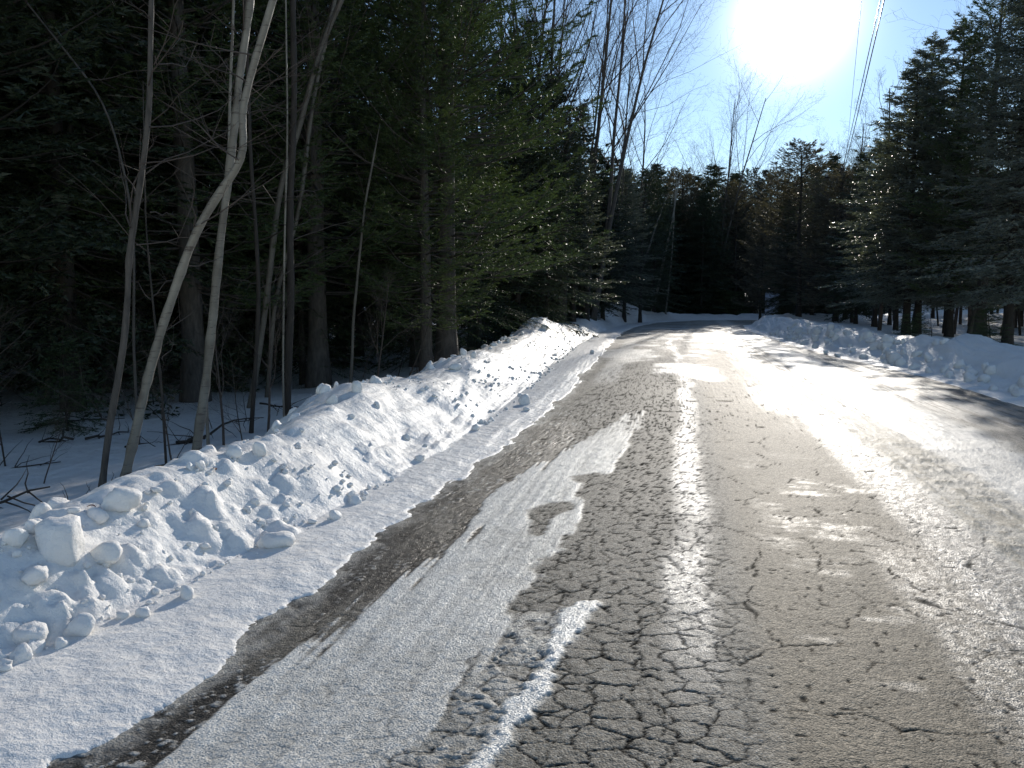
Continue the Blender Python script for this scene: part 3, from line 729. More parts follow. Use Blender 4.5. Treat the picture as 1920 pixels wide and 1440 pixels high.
def conifer(seed, H, base, Rmax, whorl=0.28, per_whorl=5, style='fir', droop=0.15, per=12, nl=0.085, nw=0.018, trunk_r=None, lat=0.16, dead=True,
            pfoliage=M_FIR, jag=0.3, bark=M_BARK, pw=0.85):
    r = np.random.default_rng(seed)
    tr = Geo(); cr = Geo()
    tr_r = trunk_r or H * 0.011
    n = 14
    zs = np.linspace(0, H, n)
    sway = np.cumsum(r.normal(0, 0.03, (n, 2)), axis=0) * (zs / H)[:, None]
    pts = np.c_[sway, zs]
    rad = tr_r * (1 - zs / H) ** 0.8 + 0.008; rad[0] *= 1.35
    tube(tr, pts, rad, 10, wob=0.06)
    def on(z): return np.array([np.interp(z, zs, pts[:, 0]), np.interp(z, zs, pts[:, 1]), z])
    ORG, DIR, UP, LL = [], [], [], []
    z = base
    while z < H - 0.15:
        t = (z - base) / (H - base)
        for b in range(per_whorl):
            if r.random() < 0.12: continue
            L = Rmax * ((1 - t) ** pw * (0.75 + 0.25 * min(1, t * 6)) + 0.04) * r.uniform(1 - jag, 1 + jag * 0.6)
            az = r.uniform(0, 2 * np.pi)
            zz = z + r.uniform(-0.5, 0.5) * whorl
            el = (-0.10 + 0.75 * t - droop) + r.normal(0, 0.10)
            h = np.array([math.cos(az), math.sin(az), 0.0])
            m = max(3, int(L / 0.3) + 2)
            s = np.linspace(0, 1, m)
            curve = (-droop * 0.8 * s ** 2 + (0.35 if style == 'pine' else 0.12) * s ** 3) * L
            q = on(zz) + h * (s * L * math.cos(el))[:, None] + np.array([0, 0, 1.0]) * (s * L * math.sin(el) + curve)[:, None]
            q[1:, :2] += np.cumsum(r.normal(0, 0.035, (m - 1, 2)), axis=0)
            tube(tr, q, np.linspace(0.004 + L * 0.009, 0.003, m), 3)
            k = max(3, int(L / lat))
            ss = (np.arange(k) + r.random(k)) / k
            ss = ss[ss > (0.30 if style == 'pine' else 0.12)]
            if len(ss) == 0: continue
            o = np.stack([np.interp(ss, s, q[:, i]) for i in range(3)], 1)
            bd = unit(q[-1] - q[0])
            sd_ = np.array([-h[1], h[0], 0.0])
            for side_ in (-1, 1):
                ang = np.radians(r.uniform(35, 70, len(ss)))
                d = bd * np.cos(ang)[:, None] + sd_ * (side_ * np.sin(ang))[:, None] + np.array([0, 0, 1.0]) * r.normal(0.08 if style == 'pine' else -0.10, 0.18, len(ss))[:, None]
                ORG.append(o); DIR.append(unit(d)); UP.append(np.tile([0, 0, 1.0], (len(ss), 1)))
                LL.append(np.minimum(0.12 + 0.42 * L * (1 - ss) + 0.10, 0.75) * r.uniform(0.6, 1.1, len(ss)))
            ORG.append(o[-1:]); DIR.append(bd[None]); UP.append(np.array([[0, 0, 1.0]])); LL.append(np.array([0.25]))
        z += whorl * (1 - 0.45 * t)
    ORG.append(on(H - 0.05)[None]); DIR.append(np.array([[0, 0, 1.0]])); UP.append(np.array([[1.0, 0, 0]])); LL.append(np.array([0.35]))
    ORG = np.concatenate(ORG); DIR = np.concatenate(DIR); UP = np.concatenate(UP); LL = np.concatenate(LL)
    if style == 'pine':                              # tufts of long needles towards the twig ends
        needles(cr, ORG + DIR * (LL * 0.3)[:, None], DIR, UP, LL * 0.75, per, nl, nw, 42, r)
    else:
        needles(cr, ORG, DIR, UP, LL, per, nl, nw, 55, r)
    if dead:                                         # bare dead sticks low on the stem
        for k in range(int(base * 7)):
            zz = r.uniform(0.5, base); az = r.uniform(0, 6.3); L = r.uniform(0.3, 1.2)
            s = np.linspace(0, 1, 4)
            q = on(zz) + np.outer(s * L, [math.cos(az), math.sin(az), r.uniform(-0.3, 0.25)]); q[1:] += r.normal(0, 0.04, (3, 3))
            tube(tr, q, np.linspace(0.010, 0.003, 4), 3)
    return tr.mesh('trunk', [bark]), cr.mesh('crown', [pfoliage], smooth=False), H
def bare(seed, H, forks=1, spread=0.5, depth=4, r0=None, bark=M_GREYBARK, first=0.35, upw=0.25, nb=9):
    r = np.random.default_rng(seed)
    tr = Geo(); cr = Geo()
    r0 = r0 or H * 0.009
    def grow(p, d, L, rad, lev, geo):
        m = 6 if lev == 0 else (5 if lev < 3 else 4)
        q = [p]; dd = d.copy(); ds = [dd]
        for i in range(m):
            dd = unit(dd + r.normal(0, 0.03 + 0.065 * min(lev, 2), 3) + np.array([0, 0, upw * (0.25 if lev else 0.1)]))
            q.append(q[-1] + dd * L / m); ds.append(dd)
        q = np.array(q)
        rr = np.linspace(rad, max(rad * (0.22 if lev == 0 else 0.25), 0.0022), m + 1)
        tube(geo, q, rr, (9, 5, 3, 3, 3)[min(lev, 4)])
        if lev >= depth: return
        k = int((nb, 8, 6, 3)[min(lev, 3)] * r.uniform(0.75, 1.2))
        lo = first if lev == 0 else 0.18
        for j in range(k):
            t = lo + (1 - lo) * (j + r.random()) / k
            i = min(int(t * m), m - 1); f = t * m - i
            pp = q[i] * (1 - f) + q[i + 1] * f
            side_ = unit(np.cross(ds[i], r.normal(size=3)))
            a = spread * r.uniform(0.6, 1.35) + 0.12 * lev
            nd = unit(ds[i] * math.cos(a) + side_ * math.sin(a))
            grow(pp, nd, L * (0.50 if lev == 0 else 0.55) * (1.15 - 0.65 * t) * r.uniform(0.7, 1.2), max(rr[i] * 0.42, 0.003), lev + 1, cr)
    for k in range(forks):
        d = unit(np.array([r.normal(0, 0.10 + 0.06 * (forks > 1)), r.normal(0, 0.06), 1.0]))
        grow(np.array([0.12 * k, 0, 0.0]), d, H, r0, 0, tr)
    return tr.mesh('trunk', [bark]), cr.mesh('branches', [M_TWIG]), H

V_ = {}
V_['pine_near'] = conifer(11, 17, 2.4, 4.2, 0.34, 6, 'pine', 0.05, 24, 0.13, 0.021, 0.26, 0.16, pfoliage=M_PINE, bark=M_GREYBARK, pw=0.6)
V_['hem_near'] = conifer(12, 11, 0.9, 3.1, 0.24, 5, 'fir', 0.28, 22, 0.065, 0.016, 0.13, 0.17, pfoliage=M_HEM, pw=0.65)
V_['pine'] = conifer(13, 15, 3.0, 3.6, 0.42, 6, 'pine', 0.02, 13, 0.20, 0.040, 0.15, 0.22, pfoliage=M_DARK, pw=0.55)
V_['fir'] = conifer(14, 12, 2.0, 3.0, 0.27, 7, 'fir', 0.12, 14, 0.13, 0.036, 0.13, 0.20, pfoliage=M_FIR, pw=0.75)
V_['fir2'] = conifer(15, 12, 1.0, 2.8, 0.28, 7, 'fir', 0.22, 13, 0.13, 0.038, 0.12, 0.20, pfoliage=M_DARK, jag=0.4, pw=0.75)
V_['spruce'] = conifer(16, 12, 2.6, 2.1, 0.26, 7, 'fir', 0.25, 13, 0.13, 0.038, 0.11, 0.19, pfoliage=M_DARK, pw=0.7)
V_['brown'] = conifer(17, 10, 1.2, 2.5, 0.30, 6, 'pine', 0.0, 14, 0.16, 0.030, 0.10, 0.19, pfoliage=M_BROWN, pw=0.55)
V_['sapling'] = conifer(18, 2.4, 0.15, 1.1, 0.15, 6, 'fir', 0.15, 14, 0.08, 0.018, 0.022, 0.13, dead=False, pfoliage=M_HEM)
V_['bare'] = bare(21, 16, 1, 0.55, r0=0.12, nb=13)
V_['bare2'] = bare(22, 17, 1, 0.45, first=0.3, r0=0.12, nb=13)
V_['bare3'] = bare(23, 11, 1, 0.5, 4, first=0.25, bark=M_TWIG)
V_['bare_fork'] = bare(24, 19, 2, 0.6, 4, 0.13, first=0.35, nb=10)
V_['birch'] = bare(25, 12, 1, 0.4, 3, 0.06, M_BIRCH, 0.45)
V_['pole'] = bare(26, 11, 1, 0.9, 2, 0.07, M_BARK, 0.12, nb=16)
NAMES = {'pine_near': 'pine_tree', 'hem_near': 'hemlock_tree', 'pine': 'pine_tree', 'fir': 'fir_tree', 'fir2': 'fir_tree', 'spruce': 'spruce_tree',
         'brown': 'young_pine_tree', 'sapling': 'conifer_sapling', 'bare': 'bare_tree', 'bare2': 'bare_tree', 'bare3': 'bare_tree',
         'bare_fork': 'forked_bare_tree', 'birch': 'birch_tree', 'pole': 'thin_tree'}
PLACED = []
def tree(kind, x, y, H, label, group=None, rz=None, lean=(0, 0), wide=1.0, z=None, cat='tree'):
    a, b, h0 = V_[kind]
    s = H / h0
    e = bpy.data.objects.new(NAMES[kind], None); COL.objects.link(e)
    e.location = (x, y, (zland(x, y) if z is None else z) - 0.08)
    e.rotation_euler = (lean[0], lean[1], random.uniform(0, 6.28) if rz is None else rz)
    e.scale = (s * wide, s * wide, s)
    e['label'] = label; e['category'] = cat
    if group: e['group'] = group
    link('trunk', a, e); link('crown', b, e)
    PLACED.append((x, y))
    return e
def xat(px, y): return at(px, 600, y)[0]

# stems drawn from the photograph, each at its own distance
def stem(name, label, path, y, w0, w1, m, n=40, sides=12, twigs=0, cat='tree', group=None, base=None):
    pts = [at(px, py, y + (dy[0] if dy else 0)) for px, py, *dy in path]
    x0_, y0_ = pts[0][0], pts[0][1]
    zb = zland(x0_, y0_) - 0.15
    if pts[0][2] > zb: pts = [(x0_, y0_, zb)] + pts
    else: zb = pts[0][2]
    top = np.array(pts[-1]); prev = np.array(pts[-2]); dd = unit(top - prev)
    pts += [tuple(top + dd * 1.6), tuple(top + dd * 3.2 + np.array([0.15, 0, 0]))]
    q = resample(pts, n) - np.array([x0_, y0_, zb])
    e = bpy.data.objects.new(name, None); COL.objects.link(e); e.location = (x0_, y0_, zb)
    e['label'] = label; e['category'] = cat
    if group: e['group'] = group
    g = Geo(); rad = np.linspace(w0 / 2, w1 / 2, n) * (1 + 0.06 * rng.normal(size=n) + 0.12 * (rng.random(n) < 0.08)); rad[0] *= 1.35; rad[1] *= 1.12; rad *= np.clip((1 - np.arange(n) / n) * 7, 0.12, 1)
    tube(g, q, rad, sides, wob=0.07)
    link('trunk', g.mesh('trunk', [m]), e)
    if twigs:
        g = Geo()
        for k in range(twigs):
            i = rng.integers(int(n * 0.3), n - 1)
            L = rng.uniform(0.3, 1.5); az = rng.uniform(0, 6.3)
            d = unit(np.array([math.cos(az), math.sin(az), rng.uniform(0.1, 1.2)]))
            s = np.linspace(0, 1, 6)
            b = q[i] + np.outer(s * L, d) + np.cumsum(rng.normal(0, 0.03, (6, 3)), axis=0)
            tube(g, b, np.linspace(0.008, 0.002, 6), 4)
            for _ in range(3):
                j = rng.integers(1, 5); d2 = unit(d + rng.normal(0, 0.6, 3)); c = b[j] + np.outer(np.linspace(0, 1, 4) * L * 0.4, d2)
                tube(g, c, np.linspace(0.004, 0.0015, 4), 3)
        link('crown', g.mesh('crown', [M_TWIG]), e)
    PLACED.append((x0_, y0_))
    return e
stem('birch_tree', 'pale birch with a sharply kinked trunk leaning right over the near bank',
     [(230, 925), (238, 880), (252, 820), (268, 745), (285, 680), (308, 600), (332, 530), (355, 465), (378, 415), (412, 360), (440, 322), (459, 290), (458, 262), (452, 235), (456, 195), (468, 150), (480, 105), (494, 60), (512, 0)],
     7.3, 0.098, 0.05, M_BIRCH, 80, 14, 26)
stem('birch_tree', 'straight pale birch rising behind the kinked birch',
     [(366, 875), (372, 810), (384, 735), (392, 660), (400, 590), (408, 500), (414, 440), (424, 370), (432, 300), (440, 240), (449, 140), (462, 60), (470, 0)],
     8.9, 0.12, 0.06, M_BIRCH, 60, 14, 22)
stem('birch_tree', 'very thin birch stem running up between the two pale birches',
     [(385, 700), (400, 540), (413, 440), (420, 370), (430, 300), (430, 200), (436, 60), (438, 0)], 9.6, 0.045, 0.03, M_BIRCH, 40, 8, 12)
stem('thin_tree', 'slender brown tree left of the kinked birch with long rising forks',
     [(188, 935), (196, 870), (205, 800), (220, 720), (232, 650), (241, 540), (240, 480), (250, 430), (262, 350), (275, 260), (281, 180), (282, 80), (284, 0)], 7.0, 0.075, 0.03, M_GREYBARK, 50, 10, 26)
stem('thin_tree', 'forked thin stem bending left behind the slender brown tree',
     [(250, 640), (252, 480), (245, 385), (228, 300), (208, 225), (178, 165), (150, 130)], 9.4, 0.04, 0.018, M_GREYBARK, 40, 8, 14)
stem('thin_tree', 'short dark sapling stem standing in the snow right of the kinked birch',
     [(313, 890), (308, 820), (306, 760), (300, 700)], 7.9, 0.03, 0.012, M_BARK, 20, 8, 8)
stem('birch_tree', 'dim grey birch trunk far left in front of dark firs',
     [(88, 760), (100, 600), (104, 480), (112, 380), (122, 300), (136, 215), (150, 150), (165, 60), (170, 0)], 13.5, 0.12, 0.07, M_BIRCH_SHADED, 40, 10, 8)
stem('birch_tree', 'leaning birch with a pale curved top left of the green pine',
     [(455, 830), (470, 760), (492, 620), (505, 520), (518, 400), (530, 330), (545, 290), (562, 240), (570, 200), (582, 160), (600, 90), (640, 0)], 13.2, 0.12, 0.07, M_BIRCH_SHADED, 50, 12, 14)
stem('birch_tree', 'second pale stem just right of the birch with the curved top',
     [(497, 800), (515, 560), (560, 400), (570, 330), (578, 250), (592, 160), (610, 80), (628, 0)], 14.2, 0.10, 0.06, M_BIRCH_SHADED, 40, 10, 12)
stem('thin_tree', 'needle-thin sunlit white sapling high beside the curved birch',
     [(530, 700), (534, 420), (538, 300), (539, 200), (537, 100), (536, 15)], 11.5, 0.035, 0.022, M_BIRCH, 30, 8, 8)
stem('thin_tree', 'dark upright trunk behind the straight birch where the bank narrows',
     [(538, 810), (540, 700), (546, 560), (543, 400), (552, 200), (549, 0)], 11.8, 0.12, 0.07, M_BARK, 36, 12, 26)
stem('thin_tree', 'thin leaning dark stem left of the dark upright trunk',
     [(470, 830), (478, 700), (486, 560), (480, 430), (470, 300), (465, 150)], 11.2, 0.07, 0.04, M_BARK, 36, 8, 20)
stem('birch_tree', 'slim pale stem in front of the dark wood, midway to the thick trunk',
     [(655, 750), (660, 680), (662, 600), (668, 540)], 15.0, 0.07, 0.04, M_BIRCH_SHADED, 30, 8, 8)
stem('bare_tree', 'dark straight trunk at the pointed snow mound on the left bank',
     [(1052, 612), (1054, 560), (1056, 500), (1058, 420), (1060, 350)], 36, 0.46, 0.2, M_BARK, 30, 12, 10)
stem('bare_tree', 'second dark trunk right of the pointed snow mound',
     [(1097, 604), (1099, 560), (1104, 480), (1108, 400)], 41, 0.42, 0.2, M_BARK, 30, 12, 10)
stem('birch_tree', 'faint leaning birch far back, left one above the far snow pile',
     [(1168, 590), (1195, 530), (1212, 480), (1225, 440)], 62, 0.16, 0.08, M_BIRCH, 20, 8, 6)
stem('birch_tree', 'faint leaning birch far back, middle one above the far snow pile',
     [(1222, 588), (1236, 530), (1248, 470), (1258, 430), (1266, 380)], 66, 0.18, 0.08, M_BIRCH, 20, 8, 6)
stem('birch_tree', 'faint upright birch far back, right one above the far snow pile',
     [(1248, 588), (1256, 520), (1262, 450), (1264, 400)], 67, 0.13, 0.07, M_BIRCH, 20, 8, 6)

# left side: the green pine wall beside the bank
tree('pine_near', at(838, 705, 18.5)[0], 18.5, 16.5, 'pine with a thick grey bark trunk standing directly behind the snow bank', rz=0.7)
tree('pine_near', at(800, 715, 17.2)[0], 17.2, 9.5, 'smaller green pine with a thin stem just left of the thick grey trunk', rz=2.6)
tree('pine_near', -8.2, 17.0, 15.5, 'large green pine with sunlit boughs reaching toward the road')
tree('pine_near', -7.3, 21.5, 14.0, 'tall green pine behind the thick grey trunk', rz=2.0)
tree('pine_near', -9.4, 14.0, 15, 'dense pine left of the large sunlit pine', rz=4.0)
tree('hem_near', -6.7, 20.6, 8.5, 'hemlock with low feathery boughs just right of the thick grey trunk', rz=1)
tree('hem_near', -6.3, 24.5, 9.0, 'hemlock with yellowish tips overhanging the left bank', rz=3)
tree('hem_near', -9.0, 17.8, 7.0, 'low dark hemlock in the gap left of the thick trunk', rz=5)
tree('pine', -7.5, 28.0, 12.5, 'pine behind the overhanging hemlock on the left')
tree('hem_near', -6.8, 31, 8.5, 'dark bushy hemlock above the pointed snow mound', rz=2)
tree('spruce', -8.3, 37, 12.0, 'narrow reddish spruce spire against the blue sky')
tree('spruce', -6.6, 45, 10.5, 'shorter pointed spruce right of the reddish spire')
tree('fir2', -6.2, 40, 9, 'dark fir above the second trunk on the left')
tree('fir', -7.5, 51, 10.5, 'fir over the far left bend of the bank')
tree('bare_fork', xat(1110, 44), 44, 20.5, 'tall bare tree splitting into two long stems against the sky', rz=0.1)
tree('bare', xat(1020, 40), 40, 19.0, 'tall bare tree with a thick stem left of the forked one')
tree('bare2', xat(985, 36), 36, 18, 'tall bare tree with purple twigs over the pines')
tree('bare', xat(955, 38), 38, 18.5, 'bare tree rising at the edge of the green pine')
tree('bare2', xat(1045, 50), 50, 19, 'bare tree behind the pair of tall stems')
tree('bare2', xat(930, 34), 34, 17, 'bare grey tree half hidden by the green pine')
for px, yy, k, H, lab in ((985, 33, 'fir2', 8.5, 'dark fir squeezed between the pines and the reddish spire'), (1010, 42, 'spruce', 10.5, 'slim dark spire left of the reddish spruce'),
                          (1130, 47, 'fir2', 9.5, 'dark fir at the foot of the forked bare tree'), (1075, 38, 'fir', 8.8, 'fir behind the two dark trunks on the left'),
                          (1170, 54, 'fir', 10.0, 'rounded fir right of the forked bare tree'), (1200, 58, 'pine', 10.5, 'pine at the right end of the left tree wall'),
                          (1150, 62, 'spruce', 12.5, 'pointed spruce behind the rounded fir'), (1025, 31, 'hem_near', 7.0, 'hemlock boughs hanging beside the pointed mound'),
                          (1225, 66, 'fir2', 10.5, 'last dark fir before the road bend on the left')):
    tree(k, xat(px, yy), yy, H, lab, wide=1.15)
for px, yy, k, H, lab in ((1000, 34, 'pine', 13.0, 'tall pine at the foot of the bare trees on the left'), (1035, 40, 'spruce', 13.0, 'spruce standing before the tall bare stems'),
                          (970, 30, 'fir2', 11.5, 'dense dark fir at the right edge of the green pines'), (1085, 46, 'spruce', 12.5, 'slender spruce between the bare stems and the forked tree'),
                          (1002, 44, 'bare2', 20.5, 'tall fine-twigged tree over the spruce on the left'), (1068, 42, 'bare', 19.5, 'bare tree with many purple twigs beside the forked tree'),
                          (1030, 36, 'bare', 17.5, 'thin bare tree leaning over the spruce tops'), (972, 42, 'bare2', 20.0, 'bare tree crowding the edge of the green pines'),
                          (1140, 52, 'bare2', 17.0, 'lower bare tree under the spreading right limb of the forked one'), (1180, 60, 'bare', 15.5, 'bare tree just left of the open sky')):
    tree(k, xat(px, yy), yy, H, lab, wide=1.1)
G1 = 'dark conifers deep in the left wood'; G2 = 'thin bare trees deep in the left wood'; G3 = 'low conifer saplings in the left wood'
def clear(x, y, dmin):
    return all((x - a) ** 2 + (y - b) ** 2 > dmin * dmin for a, b in PLACED)
WORD = {'pine': 'dark pine', 'fir': 'silvery fir', 'fir2': 'dark bushy fir', 'spruce': 'narrow dark spruce', 'pole': 'thin twiggy tree', 'birch': 'slim birch',
        'bare': 'tall bare tree', 'bare2': 'tall fine-twigged bare tree', 'bare3': 'small bare tree', 'brown': 'brownish pine'}
def among(k, where):
    return WORD[k] + ' among many ' + where, WORD[k] + 's ' + where
def rowof(y):
    return 'in the first rows of the left wood' if y < 16 else 'midway along the left wood' if y < 30 else 'far along the left wood'
cnt = 0
r4 = random.Random(5)
for _ in range(9000):
    yy = r4.uniform(4, 62); xx = -5.9 - abs(r4.random()) ** 1.15 * (1.05 * yy + 6)
    if xx < -1.25 * yy - 8: continue
    dist = math.hypot(xx, yy)
    # keep a thinner front row beside the near birches
    if yy < 12 and xx > -9.5: continue
    if dist < 7: continue
    if not clear(xx, yy, 1.75 + dist * 0.012): continue
    u = r4.random(); cnt += 1
    if cnt > 235: break
    if u < 0.66:
        k = r4.choice(['pine', 'pine', 'fir2', 'spruce', 'fir2']) if dist > 13 else r4.choice(['fir2', 'spruce', 'pine'])
        H = r4.uniform(12, 17) if xx < -9 and yy < 36 else r4.uniform(9, 12)
        tree(k, xx, yy, H, *among(k, rowof(yy)))
    elif u < 0.86:
        k = r4.choice(['pole', 'pole', 'birch', 'bare3']); tree(k, xx, yy, r4.uniform(8, 13), *among(k, rowof(yy)), lean=(r4.uniform(-.08, .08), r4.uniform(-.08, .08)))
    else:
        if yy > 13: tree('sapling', xx, yy, r4.uniform(1.2, 3.0), 'low conifer sapling among many under the left wood', G3, cat='sapling')
tree('sapling', -9.2, 10.4, 1.5, 'snow-edge conifer sapling nearest the kinked birch', cat='sapling')

# fallen sticks on the forest floor behind the bank
def stick(seed):
    r = np.random.default_rng(seed); g = Geo()
    s = np.linspace(0, 1, 7); L = r.uniform(0.9, 2.2)
    q = np.outer(s * L, [1, 0, 0]) + np.cumsum(r.normal(0, 0.035, (7, 3)), axis=0)
    tube(g, q, np.linspace(0.022, 0.006, 7), 6)
    for k in range(9):
        i = r.integers(1, 6); d = unit(np.array([0.6, r.normal(), r.uniform(-0.1, 0.7)])); l = r.uniform(0.2, 0.6)
        c = q[i] + np.outer(np.linspace(0, 1, 5) * l, d) + np.cumsum(r.normal(0, 0.015, (5, 3)), axis=0)
        tube(g, c, np.linspace(0.008, 0.002, 5), 4)
    return g.mesh('fallen_branch', [M_BARK])
ST = [stick(k) for k in range(4)]
for k in range(34):
    yy = r4.uniform(4.5, 16); xx = r4.uniform(-5.2 - 0.75 * yy, -5.0)
    link('fallen_branch', ST[k % 4], loc=(xx, yy, zland(xx, yy) + 0.03), rot=(r4.uniform(0, 6), r4.uniform(-.12, .12), r4.uniform(0, 6.3)), scale=(r4.uniform(.6, 1.2),) * 3,
         label='twiggy dead branch among several lying on the snow of the left wood floor', category='fallen branch', group='fallen branches on the left wood floor')
for k in range(26):
    yy = r4.uniform(5.5, 20); xx = -5.3 - r4.random() ** 1.5 * 0.45 * yy
    tree('pole' if k % 3 else 'bare3', xx, yy, r4.uniform(0.9, 2.6), 'thin leafless brush stem among several behind the left snow bank', 'brush stems behind the left bank', cat='sapling', lean=(r4.uniform(-.3, .3), r4.uniform(-.3, .3)))

# straight ahead and round the bend
G5 = 'mixed trees closing the view beyond the bend'; G6 = 'bare trees closing the view beyond the bend'
tree('spruce', xat(1330, 72), 76, 14.5, 'tall dark spruce in the middle of the far tree line')
tree('bare_fork', xat(1333, 74), 78, 21.0, 'tall bare crown standing above the spruce in the far middle')
tree('brown', xat(1505, 54), 56, 11.2, 'light brownish pine under the sun beyond the right bank', wide=1.45)
tree('fir', xat(1530, 58), 60, 11.0, 'dark fir behind the light brownish pine', wide=1.2)
tree('brown', xat(1590, 55), 56, 9.8, 'brownish pine half behind the gnarled bare tree', wide=1.4)
tree('fir', xat(1640, 42), 42, 9.0, 'dark fir filling the gap left of the silvery fir', wide=1.2)
tree('brown', xat(1560, 52), 51, 8.6, 'lower brownish pine right of the taller light one', wide=1.6)
tree('brown', xat(1440, 60), 66, 9.0, 'small brownish pine left of the light one', wide=1.1)
tree('fir2', xat(1470, 62), 62, 10.0, 'dark fir between the two brownish pines')
tree('fir2', xat(1612, 46), 47, 9.4, 'dark fir left of the big silvery fir')
tree('bare3', xat(1597, 50), 50, 11.5, 'small gnarled bare tree under the power lines')
PLACED += [(at(1447, 590, q)[0], q) for q in (58, 62, 66, 70, 74)]
for k in range(150):
    yy = r4.uniform(72, 104); px = r4.uniform(1080, 1660)
    if 1395 < px < 1448 and yy < 96 and r4.random() < 0.8: continue
    xx = xat(px, yy)
    if not clear(xx, yy, 1.8): continue
    if r4.random() < 0.62:
        k = r4.choice(['fir2', 'fir2', 'spruce', 'pine', 'brown']); tree(k, xx, yy, r4.uniform(10.5, 14.5) + (yy - 72) * 0.12, *among(k, 'in the far tree line past the bend'), wide=1.15)
    else:
        k = r4.choice(['bare', 'bare2', 'bare3']); tree(k, xx, yy, r4.uniform(13, 17.0), *among(k, 'in the far tree line past the bend'))
for k in range(16):
    yy = r4.uniform(50, 70); px = r4.uniform(1060, 1215); xx = xat(px, yy)
    if xx > -5.2 or not clear(xx, yy, 1.6): continue
    tree(r4.choice(['fir', 'fir2', 'pole', 'birch']), xx, yy, r4.uniform(8.5, 11.5), 'tree among several above the far snow pile on the left', 'trees above the far snow pile')
for px, yy in ((1262, 76), (1290, 75), (1322, 76), (1350, 75), (1378, 77)):
    tree('sapling', xat(px, yy), yy, 3.2, 'dark rounded bush among several behind the far snow ridge', 'dark bushes behind the far ridge', wide=1.9, cat='bush')

# right side
tree('fir', xat(1700, 31), 31, 9.4, 'lower silvery fir in front of the pointed one', wide=1.3)
tree('fir', xat(1735, 31), 32, 10.6, 'silvery fir with a pointed top, leftmost of the big right-hand trees', wide=1.12)
tree('fir', xat(1790, 29), 29.5, 10.3, 'silvery fir behind the footprints in the snow shelf', wide=1.1)
tree('pine_near', xat(1850, 27), 27.5, 11.0, 'big shaggy pine near the right edge of the photo')
tree('fir', xat(1905, 24), 24.5, 10.0, 'darkest broad fir at the right edge with a black trunk', wide=1.1)
tree('fir', xat(1990, 22), 22, 10.5, 'fir just outside the right edge', wide=1.1)
tree('bare2', xat(1770, 36), 33, 15.5, 'bare spreading tree rising above the silvery firs')
tree('bare', xat(1900, 34), 35, 15.0, 'bare tree behind the big shaggy pine')
tree('bare3', xat(1655, 34), 34.5, 9.5, 'leafless bough tree reaching left to the power lines')
tree('pine', xat(1680, 38), 38, 9.5, 'pine behind the pointed silvery fir')
tree('sapling', xat(1690, 27), 26.5, 0.8, 'tiny dark fir poking from the snow shelf', cat='sapling')
tree('sapling', xat(1725, 26), 26.0, 0.9, 'small sprig of fir right of the tiny dark fir', cat='sapling')
tree('sapling', xat(1860, 23), 23.0, 1.1, 'low fir sapling with boughs on the snow near the right edge', wide=1.4, cat='sapling')
tree('pole', xat(1750, 25), 25.0, 1.6, 'bare twig sapling standing in the snow shelf', cat='sapling')
G7 = 'trees of the right-hand wood'
n = 0
for _ in range(3000):
    yy = r4.uniform(24, 72); xx = r4.uniform(8.6, 34)
    lim = 8.8 + max(0, yy - 48) * 0.55
    if xx < lim or xx > 0.52 * yy + 6 or not clear(xx, yy, 1.9): continue
    n += 1
    if n > 85: break
    u = r4.random()
    k = r4.choice(['fir', 'spruce', 'pine', 'spruce']) if u < 0.62 else r4.choice(['pole', 'bare3'])
    tree(k, xx, yy, r4.uniform(8.5, 11.0), *among(k, 'in the right-hand wood'))
# distant edge of the clearings all round
for k in range(170):
    ang = R(r4.uniform(-52, 40)); d = r4.uniform(108, 150)
    xx, yy = math.sin(ang) * d, math.cos(ang) * d
    tree(r4.choice(['fir', 'spruce', 'pine']), xx, yy, r4.uniform(11, 15), 'distant conifer among many on the far side of the snowy clearings', 'distant conifers beyond the clearings', wide=1.3)

# ------------------------------------------------------------------ utility line
def wire(label, a, b, rad, sag):
    s = np.linspace(0, 1, 30)[:, None]
    q = np.array(a) * (1 - s) + np.array(b) * s; q[:, 2] -= (sag * 4 * s * (1 - s))[:, 0]
    g = Geo(); o = q[0].copy(); tube(g, q - o, np.full(30, rad), 6)
    link('power_line', g.mesh('power_line', [M_WIRE]), loc=o, label=label, category='power line', group='overhead lines')
A1 = np.array(at(1580, 330, 52)); B1 = np.array(at(1652, 10, 22)); A2 = np.array(at(1576, 330, 52)); B2 = np.array(at(1645, 10, 22))
A3 = np.array(at(1587, 290, 60)); B3 = np.array(at(1606, 90, 34))
for lab, a, b, rd in (('thick right-hand cable of the close pair dropping past the sun', A1, B1, 0.016), ('left-hand cable of the close pair dropping past the sun', A2, B2, 0.013),
                      ('faint single cable left of the close pair', A3, B3, 0.009)):
    wire(lab, a, b + (b - a) * 0.75, rd, 0.25)
e = bpy.data.objects.new('utility_pole', None); COL.objects.link(e); e.location = (A1[0], A1[1], zland(A1[0], A1[1]) - 0.3)
e['label'] = 'wooden utility pole carrying the cables, mostly hidden by branches'; e['category'] = 'utility pole'
hp = A1[2] - e.location.z + 0.5
g = Geo(); tube(g, [(0, 0.1, 0), (0, 0.1, hp * 0.5), (0, 0.1, hp)], [0.15, 0.13, 0.10], 10); link('pole', g.mesh('pole', [M_BARK]), e)
g = Geo(); tube(g, [(-1.0, 0, hp - 0.55), (1.0, 0, hp - 0.55)], [0.06, 0.06], 4); link('crossarm', g.mesh('crossarm', [M_BARK]), e)
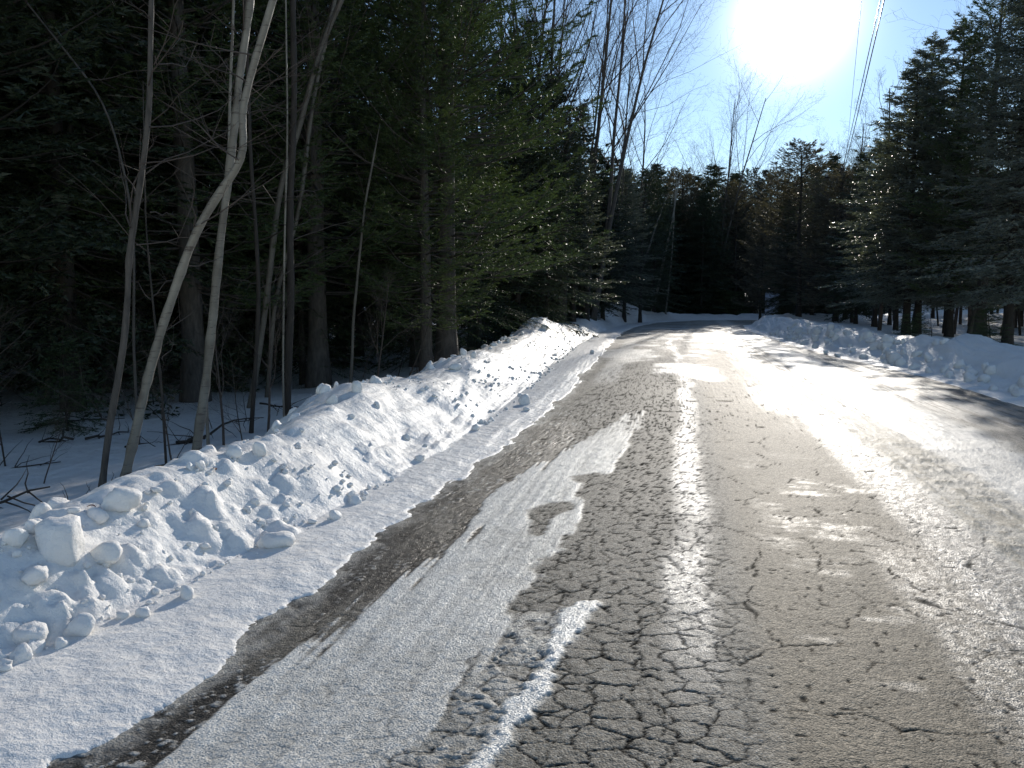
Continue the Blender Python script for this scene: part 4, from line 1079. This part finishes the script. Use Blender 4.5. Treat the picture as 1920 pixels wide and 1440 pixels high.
for xx in (-0.9, 0.0, 0.9):
    g = Geo(); tube(g, [(xx, 0, hp - 0.48), (xx, 0, hp - 0.40), (xx, 0, hp - 0.34)], [0.03, 0.05, 0.02], 8); link('insulator', g.mesh('insulator', [M_GLASSY]), e)

# pale panel standing among the trees past the bend
px0, py0, _ = at(1447, 590, 74)
e = bpy.data.objects.new('panel_board', None); COL.objects.link(e); e.location = (px0, py0, zland(px0, py0))
e.rotation_euler = (0, 0, R(8)); e['label'] = 'pale blue-grey upright board standing among the trunks past the bend'; e['category'] = 'board'
g = Geo()
v = np.array([(-.6, 0, .2), (.55, 0, .3), (.62, 0, 1.95), (-.62, 0, 2.15), (-.6, .05, .2), (.55, .05, .3), (.62, .05, 1.95), (-.62, .05, 2.15)])
g.add(v, q=[(0, 1, 2, 3), (7, 6, 5, 4), (0, 4, 5, 1), (1, 5, 6, 2), (2, 6, 7, 3), (3, 7, 4, 0)])
link('panel', g.mesh('panel', [M_PANEL], smooth=False), e)
for xx in (-0.5, 0.5):
    g = Geo(); tube(g, [(xx, 0.09, -0.3), (xx, 0.09, 2.2)], [0.035, 0.035], 6); link('post', g.mesh('post', [M_BARK]), e)

# dead leaves on the bank
def leafmesh():
    v = []; f = []
    n = 7
    for i in range(n):
        s = i / (n - 1); wd = 0.022 * math.sin(math.pi * min(1, s * 0.95 + 0.04)) ** 0.8 * (1.15 if i % 2 else 0.85)
        for k, sg in enumerate((-1, 0, 1)):
            v.append((s * 0.075, sg * wd, 0.012 * math.sin(s * 4) + (0.008 if sg else 0)))
    for i in range(n - 1):
        for k in (0, 1):
            a = i * 3 + k; f.append((a, a + 3, a + 4, a + 1))
    return mesh_np('dead_leaf', v, quads=f, mats=[M_LEAF])
LM = leafmesh()
for px, py, lab in ((405, 902, 'curled red-brown leaf on the left bank crest'), (250, 950, 'red-brown leaf beside the jagged snow block'),
                    (180, 962, 'dull brown leaf lying by the low crumbled snow lump')):
    bx, by = hit(px, py)
    link('dead_leaf', LM, loc=(bx, by, zland(bx, by) + 0.02), rot=(0.4, -0.3, random.uniform(0, 6)), scale=(0.6, 0.6, 0.6), label=lab, category='leaf')
